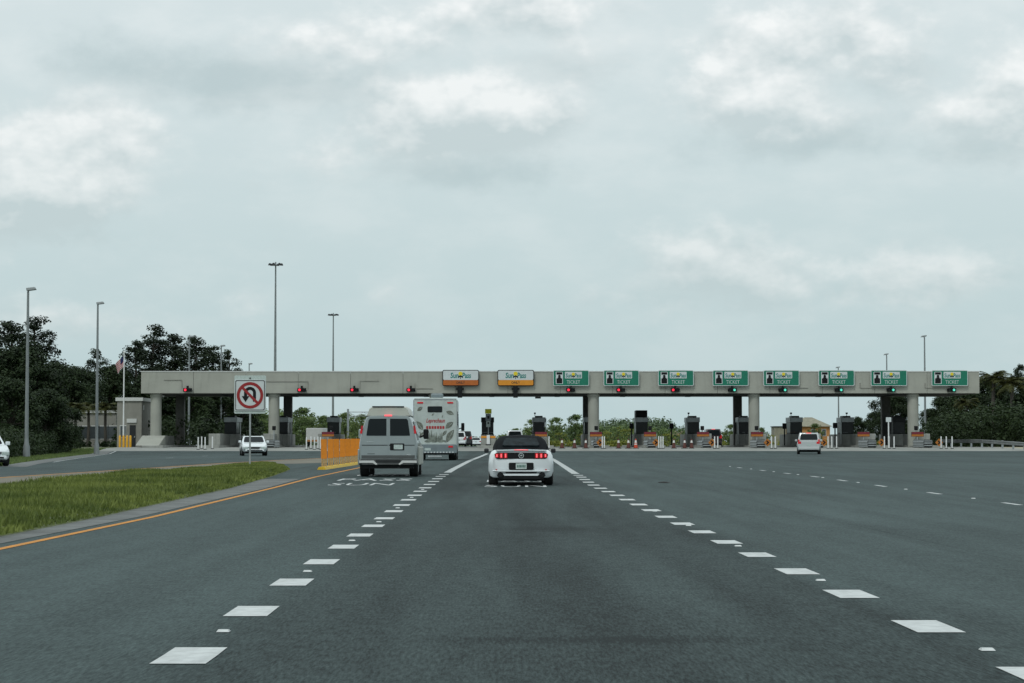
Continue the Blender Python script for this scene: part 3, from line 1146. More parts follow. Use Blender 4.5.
at_l = corrugated(-.38, -1).mesh('side_rail', M_galv)
at_r = corrugated(.38, 1).mesh('side_rail', M_galv)
at_b = MB().box(-.36, .36, 0, .12, .02, .76, c=.01).mesh('diaphragm', M_dark)
at_n = MB().hexa([(-.36, -.45, .03), (.36, -.45, .03), (.36, -.01, .03), (-.36, -.01, .03)], [(-.32, -.35, .74), (.32, -.35, .74), (.36, -.01, .78), (-.36, -.01, .78)], c=.04).mesh('nose', M_galv)
at_s = MB().box(-.37, .37, -.0, .03, .18, .27).box(-.37, .37, 0, .03, .40, .50).box(-.37, .37, 0, .03, .60, .68).mesh('rail', M_galv)
for k, px in ((8, 598), (9, 652), (10, 707), (11, 761), (12, 819), (13, 872), (14, 928), (3, 333), (2, 270)):
    y = 205.2
    t = thing('crash_attenuator', f'grey corrugated steel crash attenuator before the {where(k)}', 'attenuator', (X(px, y), y, gz(y) + .03), -ROADB, 'crash attenuators')
    place(at_l, 'side_rail', t)
    place(at_r, 'side_rail', t)
    for q in (0, 2.5, 5.1):
        place(at_b, 'diaphragm', t, (0, q, .0))
    place(at_s, 'rail', t, (0, -.05, 0))


# orange chevron markers at the noses
def chevron(px, k, yellow=False):
    y = 204.2
    t = thing('chevron_marker', f'orange diamond arrow marker at the nose of the {where(k)}', 'marker', (X(px, y), y, gz(y)), 0, 'orange markers at the island noses')
    MB().plate([(0, .18), (.36, .55), (0, .92), (-.36, .55)], 0, .03).build('panel', M_boardorange, t)
    MB().plate([(-.06, .34), (.17, .55), (-.06, .76), (-.14, .68), (-.01, .55), (-.14, .42)], -.006, .004).build('arrow', M_black, t)
    MB().box(-.03, .03, .033, .09, 0, .8).build('post', M_galv, t)


for k, px in ((8, 600), (9, 656), (10, 712), (11, 767.5), (12, 824), (13, 881.5), (14, 939)):
    chevron(px, k)

# delineator posts
post_me = MB().lathe([(.055, .05), (.055, 1.08), (.03, 1.12)], n=12).mesh('tube', M_post)
base_me = MB().lathe([(.16, 0), (.15, .035), (.07, .06)], n=14).mesh('base', M_black)
PST = {8: [602.3, 604.3], 9: [658.7, 660.9, 663], 10: [714.6, 717.7], 11: [771.5, 775.2], 12: [828, 831.7, 836.5], 13: [884.3, 889, 894], 14: [941, 946.2, 952], 7: [549], 1: [198.3, 201.8, 205.2, 212.5], 3: [306.5, 311, 314.5, 318, 320.5]}
for k, lst in PST.items():
    for i, px in enumerate(lst):
        y = 203.2 if k > 6 else 200 + (i % 2) * 2.5
        nm = 'single' if len(lst) == 1 else (f'{ordinal(i)} from left' if i < len(lst) - 1 else 'rightmost')
        t = thing('delineator_post', f'white delineator post, {nm}, at the {where(k)}' if nm != 'single' else f'single white delineator post at the {where(k)}', 'post', (X(px, y), y, gz(y) + .01), 0, 'white delineator posts')
        place(post_me, 'tube', t)
        place(base_me, 'base', t)

# booth-side black lane signals on short posts
bs_head = MB().box(-.17, .17, -.12, .12, 1.55, 1.95, c=.04).lathe([(.12, -.17), (.12, -.12)], axis='y', n=14, o=(0, 0, 1.75)).mesh('head', M_black)
bs_post = MB().tube((0, 0, 0), (0, 0, 1.55), .05).mesh('post', M_galv)
for k, px in ((8, 596.2), (9, 650), (10, 702.3), (11, 756.5), (14, 916), (2, 274), (3, 331)):
    y = 211.2
    t = thing('booth_signal', f'small square black signal on a post at the {where(k)}', 'signal', (X(px, y), y, gz(y) + .1), 0, 'small black signals by the booths')
    place(bs_head, 'head', t)
    place(bs_post, 'post', t)
for px, py, k in ((631.5, 426, 9), (671.5, 426, 10), (784.5, 426, 12), (835, 425.5, 13)):
    y = YI - 1.0
    t = thing('booth_monitor', f'black box on a mast at the {where(k)}', 'signal', (X(px, y), y, gz(y) + .17), 0, 'black boxes left of the booths')
    z = Z(py, y) - gz(y) - .17
    MB().box(-.2, .2, -.2, .2, z - .28, z + .28, c=.04).build('housing', M_black, t)
    MB().tube((0, 0, 0), (0, 0, z - .28), .07).build('post', M_dark, t)

# cones
cone_b = MB().box(-.24, .24, -.24, .24, 0, .06, c=.01).mesh('base', M_black)
cone_c = MB().lathe([(.19, .06), (.05, .86), (.035, .88)], n=16).mesh('body', M_conebrown)
cone_o = MB().lathe([(.19, .06), (.05, .86), (.035, .88)], n=16).mesh('body', M_cone)
col1 = MB().lathe([(.112, .52), (.074, .74)], n=16).mesh('collar', M_conewhite)
col2 = MB().lathe([(.142, .35), (.126, .44)], n=16).mesh('collar', M_conewhite)
CN = [562, 574.5, 585.8, 618.5, 628.4, 635.7, 673.8, 684.6, 691.5]
for i, px in enumerate(CN):
    y = 204.0
    lb = 'bright orange traffic cone beside the tallest booth' if i == 5 else f'faded traffic cone with white collar, {ordinal(i if i < 5 else i - 1)} faded one from the left'
    t = thing('traffic_cone', lb, 'traffic cone', (X(px, y), y, gz(y) + .01), rnd.random(), 'traffic cones closing the lanes')
    place(cone_b, 'base', t)
    place(cone_o if i == 5 else cone_c, 'body', t)
    place(col1, 'collar', t)
    if i == 5:
        place(col2, 'collar', t)

# yellow topped sign stack in front of the sixth booth
y = 219.0
t = thing('lane_sign_stack', 'yellow sign above small grey signs on a mast before a booth', 'sign', (X(488.3, y), y, gz(y)))
z = lambda py: Z(py, y) - gz(y)
MB().box(-.32, .32, -.02, .02, z(413.6), z(409)).build('yellow_panel', M_limey, t)
MB().box(-.27, .27, -.02, .02, z(421), z(413.8)).build('panel', M_rvgrey, t)
MB().box(-.2, .2, -.05, -.021, z(427), z(421.2)).build('panel', M_plate, t)
MB().plate(disc_pts(.1, 14, 0, z(423)), -.06, .008).build('symbol', M_black, t)
MB().plate(rrect(-.1, .1, z(418.7), z(416), .02), -.03, .008).build('symbol', M_black, t)
MB().tube((0, .06, 0), (0, .06, z(410)), .05).build('mast', M_galv, t)
y = 208.0
t = thing('island_nose', 'grey nose block with orange band below the yellow topped booth', 'barrier', (X(488.3, y), y, gz(y)), -ROADB)
MB().box(-.7, .7, 0, 3, .16, 1.15, c=.05).build('block', M_conc2, t)
MB().box(-.68, .68, -.03, -.005, .92, 1.12).build('orange_band', M_signorange, t)
MB().box(-.15, .15, -.25, -.035, .1, 1.2, c=.03).build('white_marker', M_post, t)
MB().box(-.25, .25, -.4, -.255, .02, .35, c=.03).build('foot', M_black, t)

# white plate on a post on the second island from the right
y = 203.6
t = thing('plate_post', 'small white plate on a tall post before the second island from the right', 'sign', (X(888.6, y), y, gz(y)))
MB().box(-.24, .24, -.04, -.0, Z(422, y) - gz(y), Z(417.3, y) - gz(y)).build('plate', M_signwhite, t)
MB().tube((0, .03, 0), (0, .03, Z(418, y) - gz(y)), .06).build('post', M_post, t)
# posts with small plates on the left islands
for px, py, k in ((240.5, 418, 1), (291, 418, 2)):
    y = 218.0
    t = thing('plate_post', f'small white plate on a thin post at the {where(k)}', 'sign', (X(px, y), y, gz(y)), 0)
    MB().box(-.17, .17, -.04, 0, Z(py + 4, y) - gz(y), Z(py, y) - gz(y)).build('plate', M_signwhite, t)
    MB().tube((0, .03, 0), (0, .03, Z(py, y) - gz(y)), .05).build('post', M_galv, t)
# lit-from-below camera under the canopy
y = YF + 1.2
for px, py, lb in ((538, 397.5, 'camera hanging below the canopy above the convertible'), (161, 396, 'white lamp hanging beside the leftmost column')):
    t = thing('hanging_camera', lb, 'camera', (X(px, y), y, Z(py, y)), 0)
    MB().box(-.28, .28, -.12, .12, -.1, .06, c=.03).build('housing', M_dark if px > 300 else M_post, t)
    MB().tube((.2, 0, .05), (.2, 0, ZS - .16 - Z(py, y)), .025).build('bracket', M_dark, t)


# ------------------------------------------------------------------ vehicles (rear at y = 0, heading +y)
def wheel_meshes(r, w):
    ty = MB().lathe([(r * .62, -w / 2), (r * .9, -w / 2), (r, -w / 2 + .03), (r, w / 2 - .03), (r * .9, w / 2), (r * .62, w / 2)], axis='x', n=28).mesh('tyre', M_rubber, 35)
    rim = MB().lathe([(r * .61, -w / 2 - .004), (r * .5, -w / 2 - .012), (r * .2, -w / 2 - .004)], axis='x', n=28)
    rim.lathe([(r * .2, w / 2 + .004), (r * .5, w / 2 + .012), (r * .61, w / 2 + .004)], axis='x', n=28)
    return ty, rim.mesh('rim', M_galv, 35)


WH = {}


def wheels(t, r, w, track, y0, y1):
    key = (r, w)
    if key not in WH:
        WH[key] = wheel_meshes(r, w)
    for x in (-track / 2, track / 2):
        for yy in (y0, y1):
            o = place(WH[key][0], 'wheel', t, (x, yy, r))
            place(WH[key][1], 'rim', o)


def bil(q, u, v):
    a, b, c, d = (Vector(p) for p in q)
    return (a * (1 - u) + b * u) * (1 - v) + (d * (1 - u) + c * u) * v


def pane(q, u0, u1, v0, v1, off, th=.01, inset=0.0):
    """a panel lying on the quad q (a,b bottom; c,d top), pushed out by off along its outward normal"""
    a, b, c, d = (Vector(p) for p in q)
    n = (b - a).cross(d - a).normalized()
    pts = [bil(q, u0, v0), bil(q, u1, v0), bil(q, u1, v1), bil(q, u0, v1)]
    # cut corners
    out = []
    for i in range(4):
        p, nx, pv = pts[i], pts[(i + 1) % 4], pts[i - 1]
        l = min((nx - p).length, (pv - p).length) * .14
        out += [p + (pv - p).normalized() * l, p + ((pv - p).normalized() + (nx - p).normalized()) * l * .3, p + (nx - p).normalized() * l]
    n_ = len(out)
    vs_ = [p + n * off for p in out] + [p + n * (off - th) for p in out]
    fs = [tuple(range(n_)), tuple(range(n_, 2 * n_))[::-1]] + [(i, i + n_, (i + 1) % n_ + n_, (i + 1) % n_) for i in range(n_)]
    return MB().add(vs_, fs)


def generic_car(name, label, cat, loc, rz, L=4.7, W=1.85, H=1.65, belt=1.0, hood=.95, deck=None, cab=(0.05, .35, 3.3, 2.6), roofw=.78, paint=None,
                r=.34, lights='off', rails=False, group=None, tail='high', front=True):
    """cab = (rear base y, rear roof y, windscreen base y, windscreen roof y)"""
    t = thing(name, label, cat, loc, rz, group)
    w = W / 2
    zb = .26
    deck = belt if deck is None else deck

    def sec(y, ww, zt, zlow=zb, tuck=.0):
        return (y, [(0, zlow), (ww - .16, zlow), (ww - .05, zlow + .1), (ww, zlow + .3), (ww, (zlow + zt) / 2 + .08), (ww - .02, zt - .12), (ww - .07, zt - .02), (ww - .13, zt), (0, zt + .01)])
    b = MB().loft([sec(0, w - .10, deck - .06, .36), sec(.06, w - .045, deck - .02, .32), sec(.35, w - .005, deck, zb), sec(cab[0] + .8, w, belt), sec(cab[2], w, belt), sec(cab[2] + .25, w, (belt + hood) / 2 + .02),
                   sec(L - .5, w - .04, hood - .06), sec(L - .12, w - .12, hood - .16, .3), sec(L, w - .25, hood - .26, .36)])
    b.build('body', paint, t, smooth_angle=38)
    zb_, zt_ = belt - .03, H
    wb, wt = w - .06, w * roofw
    A, B, C, D = (-wb, cab[0] + .06, zb_), (wb, cab[0] + .06, zb_), (wb, cab[2], zb_), (-wb, cab[2], zb_)
    a, b2, c, d = (-wt, cab[1], zt_), (wt, cab[1], zt_), (wt, cab[3], zt_ - .02), (-wt, cab[3], zt_ - .02)
    MB().hexa([A, B, C, D], [a, b2, c, d], c=.07).build('cabin', paint, t, smooth_angle=50)
    pane((A, B, b2, a), .09, .91, .18, .86, .008).build('rear_window', M_glass, t)
    pane((C, D, d, c), .07, .93, .1, .9, .008).build('windshield', M_glass, t)
    for q, nm in (((B, C, c, b2), 'side_window'), ((D, A, a, d), 'side_window')):
        for u0, u1 in (((.06, .33), (.36, .63), (.66, .93)) if L > 4.4 else ((.08, .5), (.53, .92))):
            pane(q, u0, u1, .14, .86, .008).build(nm, M_glass, t)
    wheels(t, r, .23, W - .24, .95, L - .95)
    zl = belt - .1 if tail == 'high' else deck - .18
    tm = M_tail if lights == 'on' else M_tailoff
    for s in (-1, 1):
        MB().cbox(min(s * (w - .34), s * (w - .075)), max(s * (w - .34), s * (w - .075)), -.02, .16, zl - .12, zl + .06, .02).build('tail_light', tm, t)
        if tail == 'high':
            MB().cbox(min(s * (w - .20), s * (w - .085)), max(s * (w - .20), s * (w - .085)), -.004, .2, zl + .065, zl + .24, .02).build('tail_light', tm, t)
        MB().cbox(min(s * (w - .50), s * (w - .14)), max(s * (w - .50), s * (w - .14)), L - .2, L + .012, hood - .44, hood - .27, .03).build('headlight', M_plate, t)
        mm = MB().cbox(min(s * (w - .03), s * (w + .17)), max(s * (w - .03), s * (w + .17)), cab[2] - .3, cab[2] - .16, belt - .02, belt + .15, .03)
        mm.build('mirror', paint, t)
    MB().cbox(-w + .12, w - .12, -.07, .03, .36, .58, .03).build('bumper', paint, t)
    MB().cbox(-w + .2, w - .2, -.03, .05, .26, .355, .02).build('bumper_valance', M_black, t)
    pl = MB().box(-.16, .16, -.02, -.004, .68, .82).build('number_plate', M_plate, t)
    MB().cbox(-.34, .34, L - .01, L + .03, hood - .46, hood - .27, .01).build('grille', M_black, t)
    MB().box(-.34, .34, L + .031, L + .045, hood - .375, hood - .35).build('grille_bar', M_chrome, t)
    MB().cbox(-w + .27, w - .27, L - .05, L + .05, .34, .47, .02).build('front_bumper', paint, t)
    MB().box(-w + .4, w - .4, L + .0, L + .056, .36, .43).build('air_intake', M_black, t)
    MB().box(-w + .12, w - .12, .15, L - .4, .17, .30).build('underbody', M_black, t)
    if lights == 'on':
        MB().cbox(-.2, .2, cab[1] - .03, cab[1] + .06, H - .05, H + .005, .01).build('brake_light', M_brake, t)
    if rails:
        for s in (-1, 1):
            MB().cbox(s * (wt - .08) - .025, s * (wt - .08) + .025, cab[1] + .15, cab[3] - .1, H + .0, H + .06, .01).build('roof_rail', M_galv, t)
    return t


def ground_at(px, y):
    return (X(px, y, 450), y, gz(y) + .006)


# silver minivan approaching the ticket lanes
p = gp(808.7, 454.6)
generic_car('minivan', 'silver white minivan with red brake lights approaching the ticket lanes', 'minivan', (X(808.9, p[1] + 4, 450), p[1] + 4, gz(p[1] + 4) + .006), R(-7.3), L=5.0, W=1.92, H=1.74, belt=1.06, hood=1.0,
            cab=(-.02, .30, 4.0, 2.9), roofw=.80, paint=M_silver if False else mat('pearl_paint', (0.44, 0.475, 0.48), 0.3, var=.03, coat=.5), lights='on', rails=True, r=.33)
# vehicles beyond
generic_car('suv', 'white SUV seen just past the right edge of the motorhome', 'SUV', ground_at(458.2, 250), -ROADB * 2, L=4.7, W=1.85, H=1.68, paint=M_carwhite, lights='off', rails=True, group=None)
generic_car('suv', 'black SUV beyond the white one beside the motorhome', 'SUV', ground_at(464.5, 275), -ROADB * 2, L=5.2, W=1.98, H=1.92, belt=1.15, hood=1.1, paint=M_blackcar, r=.38)
generic_car('sedan', 'white sedan far ahead just left of the yellow topped booth', 'sedan', ground_at(476, 372), -ROADB, L=4.8, W=1.82, H=1.45, belt=.95, hood=.88, deck=1.0, cab=(.85, 1.5, 3.5, 2.7), paint=M_carwhite, tail='low')
generic_car('suv', 'white SUV whose roof shows above the convertible top', 'SUV', ground_at(515, 234), -ROADB, L=4.7, W=1.86, H=1.74, paint=M_carwhite, rails=True)
generic_car('suv', 'dark SUV with red tail lights stopped at a ticket lane', 'SUV', ground_at(713.7, 236), -ROADB, L=5.0, W=1.92, H=1.9, belt=1.12, hood=1.05, paint=M_darkred, lights='on', r=.37)
# oncoming estate car and the car at the left edge
generic_car('station_wagon', 'white station wagon driving toward us behind the no U-turn post', 'car', (X(252.5, 163, 450) - .62, 163 + 5.0, gz(165) + .006), math.pi + R(9), L=5.0, W=1.92, H=1.47, belt=.98, hood=.92,
            cab=(.1, .6, 3.3, 2.55), paint=M_carwhite, rails=True, r=.35)
generic_car('crossover', 'white car cut off by the left edge on the far roadway', 'car', (X(-4, 102, 450) - 1.75, 105, gz(102) + .006), math.pi + R(24), L=4.6, W=1.82, H=1.5, belt=.98, hood=.93,
            cab=(.05, .5, 3.35, 2.5), paint=M_carwhite, r=.34)


# ---------------- white convertible
def mustang():
    px, py = 521.2, 486
    x, y = gp(px, py)
    y = 63.6
    t = thing('convertible', 'white two door convertible with black soft top braking ahead of us', 'convertible', (X(px, y, 470), y, gz(y) + .005), -ROADB)
    w = .94

    def sec(yy, ww, zt, zlow, dy=0.0, sh=.05):
        return (yy, [(0, zlow, dy), (ww - .14, zlow, dy), (ww - .05, zlow + .05, dy), (ww - .005, zlow + .2, dy * .5), (ww, .62, 0), (ww - .012, .74, 0), (ww - .03, .86, dy * .25), (ww - .085, zt - .05, dy * .4), (ww - .16, zt, dy * .55), (0, zt + .025, dy * .6)])
    b = MB().loft([sec(0, .80, .985, .30, .10), sec(.05, .885, 1.005, .25, .08), sec(.16, .925, 1.015, .23), sec(.5, .94, 1.02, .22), sec(1.1, .945, .995, .22), sec(1.7, .93, .97, .22), sec(3.2, .92, .97, .22), sec(3.5, .93, .95, .22),
                   sec(4.3, .90, .86, .24), sec(4.65, .82, .78, .28), sec(4.78, .6, .66, .34)])
    body = b.build('body', M_carwhite, t, smooth_angle=35)
    # deck-lid spoiler lip
    MB().loft([(-.0, [(0, 1.01), (.70, .995), (.72, 1.005), (.70, 1.022), (0, 1.04)]), (.16, [(0, 1.015), (.70, 1.0), (.73, 1.01), (.71, 1.025), (0, 1.045)])]).build('spoiler', M_carwhite, t, smooth_angle=40)
    MB().box(-.2, .2, -.008, .03, 1.012, 1.032).build('brake_light', M_brake, t)
    # black band with the lamps
    MB().plate([(-.77, .90), (-.74, .79), (-.68, .765), (.68, .765), (.74, .79), (.77, .90), (.70, .945), (-.70, .945)], .012, .06).build('tail_panel', M_black, t)
    for s in (-1, 1):
        for i, xx in enumerate((.40, .525, .65)):
            h0, h1 = (.785, .93) if i < 2 else (.80, .915)
            MB().cbox(min(s * xx, s * (xx + .095)), max(s * xx, s * (xx + .095)), .0, .03, h0, h1, .008).build('tail_light', M_tail, t)
            MB().cbox(min(s * (xx + .03), s * (xx + .065)), max(s * (xx + .03), s * (xx + .065)), -.006, .01, h0 + .02, h1 - .02, .006).build('brake_light', M_brake, t)
    em = MB().lathe([(.082, .0), (.078, -.012), (.060, -.012)], axis='y', n=24).build('emblem', M_chrome, t, (0, .008, .86))
    MB().lathe([(.058, -.015), (.057, -.018)], axis='y', n=20).build('emblem_core', M_black, em)
    MB().plate([(-.03, -.02), (.035, -.012), (.03, .012), (.0, .03), (-.028, .012)], -.024, .004).build('emblem_mark', M_chrome, em)
    # plate recess
    MB().plate(rrect(-.355, .355, .455, .655, .03), -.004, .05).build('plate_recess', M_black, t)
    pl = MB().plate(rrect(-.155, .155, .475, .64, .015), -.02, .012).build('number_plate', M_plate, t)
    for i in range(6):
        MB().box(-.115 + i * .042, -.115 + i * .042 + .026, -.024, -.0205, .52, .59).build('plate_character', M_platetext, pl)
    # lower bumper: crease, diffuser, exhausts
    MB().loft([(-.035, [(0, .405), (.66, .405), (.70, .42), (.66, .435), (0, .435)]), (.05, [(0, .39), (.80, .40), (.84, .42), (.80, .44), (0, .45)])]).build('bumper_lip', M_carwhite, t, smooth_angle=40)
    MB().plate([(-.46, .385), (-.42, .345), (.42, .345), (.46, .385)], -.006, .1).build('diffuser', M_black, t)
    MB().plate([(-.52, .34), (-.48, .285), (.48, .285), (.52, .34)], -.01, .1).build('lower_lip', M_carwhite, t)
    MB().plate([(-.70, .30), (-.62, .19), (.62, .19), (.70, .30)], .02, .1).build('valance', M_black, t)
    for s in (-1, 1):
        MB().lathe([(.078, -.05), (.078, .12)], axis='y', n=20).build('exhaust', M_black, t, (s * .60, 0, .315), smooth_angle=40)
        MB().box(min(s * .69, s * .735), max(s * .69, s * .735), .02, .06, .42, .47).build('side_reflector', M_tailoff, t)
    # soft top
    def top(yy, zb, wb, zt, wt, crown=.03):
        return (yy, [(0, zb), (wb, zb), (wb - .015, zb + (zt - zb) * .35), ((wb + wt) / 2 + .015, zb + (zt - zb) * .7), (wt, zt - .035), (wt - .09, zt - .005), (0, zt + crown)])
    MB().loft([top(.52, .99, .76, 1.012, .74, .006), top(.82, .98, .82, 1.235, .66), top(1.12, .96, .82, 1.40, .60), top(1.5, .95, .82, 1.435, .61), top(2.3, .95, .82, 1.43, .61), top(2.6, .95, .82, 1.39, .6), top(3.3, .93, .78, .97, .72, .01)]).build('soft_top', M_softtop, t, smooth_angle=50)
    q = ((-.58, .60, 1.09), (.58, .60, 1.09), (.45, 1.06, 1.345), (-.45, 1.06, 1.345))
    pane(q, .02, .98, .05, .9, .062, .05).build('rear_window', M_rearglass, t)
    for s in (-1, 1):
        qq = ((s * .803, 1.2, .99), (s * .803, 2.8, .99), (s * .62, 2.5, 1.30), (s * .62, 1.35, 1.30))
        if s < 0:
            qq = (qq[1], qq[0], qq[3], qq[2])
        pane(qq, .02, .98, .03, .95, .012, .02).build('side_window', M_glass, t)
        MB().cbox(min(s * .93, s * 1.07), max(s * .93, s * 1.07), 2.75, 2.9, .93, 1.06, .035).build('mirror', M_dark, t)
    # seat heads seen through the rear window are only dark shapes; wheels
    wheels(t, .345, .27, 1.60, .98, 3.7)
    MB().box(-.68, .68, .3, 3.9, .13, .3).build('underbody', M_black, t)


mustang()


# ---------------- silver van
def van():
    px = 388.2
    y = 75.0
    t = thing('van', 'silver high roof passenger van with twin rear doors and lit red lamps', 'van', (X(px, y, 450), y, gz(y) + .005), -ROADB)
    t.scale = (1, 1, 1.04)

    def sec(yy, k, zt, zlow=.42, fl=0.0):
        return (yy, [(0, zlow), (.86 * k, zlow), (.955 * k + fl, zlow + .06), (.985 * k + fl, .75), (.995 * k, 1.0), (.985 * k, 1.10), (.955 * k, 1.28), (.86 * k, 1.62), (.775 * k, zt - .10), (.70 * k, zt - .02), (.60 * k, zt), (0, zt + .03)])
    MB().loft([sec(0, .965, 1.96), sec(.05, .99, 1.98), sec(.25, 1.0, 1.99), sec(3.9, 1.0, 1.99)]).build('body', M_silver, t, smooth_angle=30)
    MB().loft([(3.95, [(0, .42), (.86, .42), (.95, .48), (.985, .75), (.99, 1.0), (.98, 1.1), (.9, 1.28), (.82, 1.6), (.74, 1.86), (.66, 1.95), (0, 1.99)]),
               (4.75, [(0, .42), (.86, .42), (.95, .48), (.98, .75), (.985, 1.0), (.97, 1.08), (.93, 1.16), (.85, 1.2), (.75, 1.22), (.66, 1.23), (0, 1.25)]),
               (5.5, [(0, .42), (.8, .42), (.9, .48), (.93, .7), (.92, .9), (.9, .98), (.86, 1.03), (.8, 1.06), (.7, 1.07), (.6, 1.08), (0, 1.1)])]).build('nose', M_silver, t, smooth_angle=40)
    # raised roof
    ro = MB().loft([(.12, [(0, 1.985), (.70, 1.965), (.735, 2.0), (.70, 2.06), (.655, 2.18), (.58, 2.245), (0, 2.275)]), (.45, [(0, 1.985), (.70, 1.965), (.74, 2.0), (.71, 2.08), (.665, 2.22), (.58, 2.29), (0, 2.32)]),
                    (3.2, [(0, 1.985), (.70, 1.965), (.74, 2.0), (.71, 2.08), (.665, 2.22), (.58, 2.29), (0, 2.32)]), (4.1, [(0, 1.97), (.66, 1.95), (.70, 1.97), (.68, 1.98), (.62, 1.99), (.5, 2.0), (0, 2.01)])]).build('raised_roof', M_cream, t, smooth_angle=35)
    MB().box(-.55, .53, .10, .2, 2.262, 2.30).build('roof_vent', M_dark, ro)
    MB().box(-.74, .74, .09, .13, 1.955, 1.985).build('rain_gutter', M_dark, t)
    # rear doors
    for s in (-1, 1):
        d = MB().plate([(s * .012, .60), (s * .90, .60), (s * .925, 1.0), (s * .905, 1.12), (s * .79, 1.60), (s * .70, 1.93), (s * .012, 1.945)][::s], -.012, .02).build('rear_door', M_silver, t)
        MB().plate([(s * .06, 1.335), (s * .725, 1.335), (s * .735, 1.36), (s * .665, 1.83), (s * .62, 1.885), (s * .06, 1.89)][::s], -.022, .012).build('window', M_glass, d)
        MB().plate([(s * .02, 1.015), (s * .89, 1.015), (s * .895, 1.04), (s * .02, 1.04)][::s], -.018, .008).build('door_crease', M_dark, d)
        MB().plate([(s * .88, 1.40), (s * .955, 1.40), (s * .915, 1.66), (s * .845, 1.66)][::s], -.03, .05).build('tail_light', M_tailoff, t)
        MB().plate([(s * .885, 1.41), (s * .95, 1.41), (s * .93, 1.52), (s * .872, 1.52)][::s], -.036, .008).build('brake_light', M_tail, t)
        # mirrors and side trim
        MB().cbox(min(s * 1.06, s * 1.25), max(s * 1.06, s * 1.25), 4.15, 4.25, 1.24, 1.58, .04).build('mirror', M_black if s > 0 else M_silver, t)
        MB().tube((s * .93, 4.2, 1.3), (s * 1.08, 4.2, 1.36), .03).build('mirror_arm', M_black, t)
        MB().cbox(min(s * .97, s * 1.05), max(s * .97, s * 1.05), .35, 4.6, .38, .98 if s > 0 else .9, .03).build('running_board', M_silver if s < 0 else M_cream, t)
        for q0, q1 in ((.75, 1.6), (1.75, 2.7), (2.8, 3.7)):
            qq = ((s * .945, q0, 1.33), (s * .945, q1, 1.33), (s * .80, q1, 1.86), (s * .80, q0, 1.86))
            if s < 0:
                qq = (qq[1], qq[0], qq[3], qq[2])
            pane(qq, 0, 1, .05, .9, .02, .02).build('side_window', M_glass, t)
    MB().cbox(-.13, .13, -.03, .05, 1.965, 2.02, .01).build('brake_light', M_brake, t)
    MB().plate([(-.90, .602), (.90, .602), (.905, .70), (-.905, .70)], -.016, .003).build('lower_trim', M_bumper, t)
    rc = MB().plate(rrect(.06, .545, .86, 1.085, .025), -.02, .012).build('plate_recess', M_black, t)
    pl = MB().plate(rrect(.19, .49, .895, 1.045, .012), -.028, .006).build('number_plate', M_plate, rc)
    MB().box(.60, .74, -.02, -.011, .70, .73).build('badge', M_chrome, t)
    MB().box(-.72, -.5, -.02, -.011, 1.13, 1.15).build('badge', M_chrome, t)
    MB().box(-.7, -.45, -.02, -.011, .74, .755).build('badge', M_dark, t)
    # step bumper
    MB().loft([(-.14, [(0, .40), (.86, .40), (.92, .44), (.93, .52), (.90, .575), (0, .58)]), (-.02, [(0, .38), (.93, .38), (.985, .42), (.99, .54), (.96, .59), (0, .595)]), (.1, [(0, .38), (.95, .38), (1.0, .42), (1.0, .54), (.97, .59), (0, .595)])]).build('bumper', M_bumper, t, smooth_angle=40)
    for s in (-1, 1):
        MB().plate([(s * .97, .455), (s * .52, .455), (s * .40, .39), (s * .35, .41), (s * .48, .53), (s * .97, .53)][::-s], -.16, .03).build('bumper_trim', M_trim, t)
    MB().box(-.42, .42, -.156, -.141, .47, .55).build('bumper_pad', M_dark, t)
    MB().box(-.85, .85, .0, 4.6, .27, .41).build('underbody', M_black, t)
    MB().tube((.35, -.05, .3), (.35, .6, .3), .035).build('exhaust', M_dark, t)
    wheels(t, .36, .30, 1.68, .95, 4.4)
    MB().box(-.96, .96, .06, .1, .30, .44).build('mud_flap', M_black, t)


van()


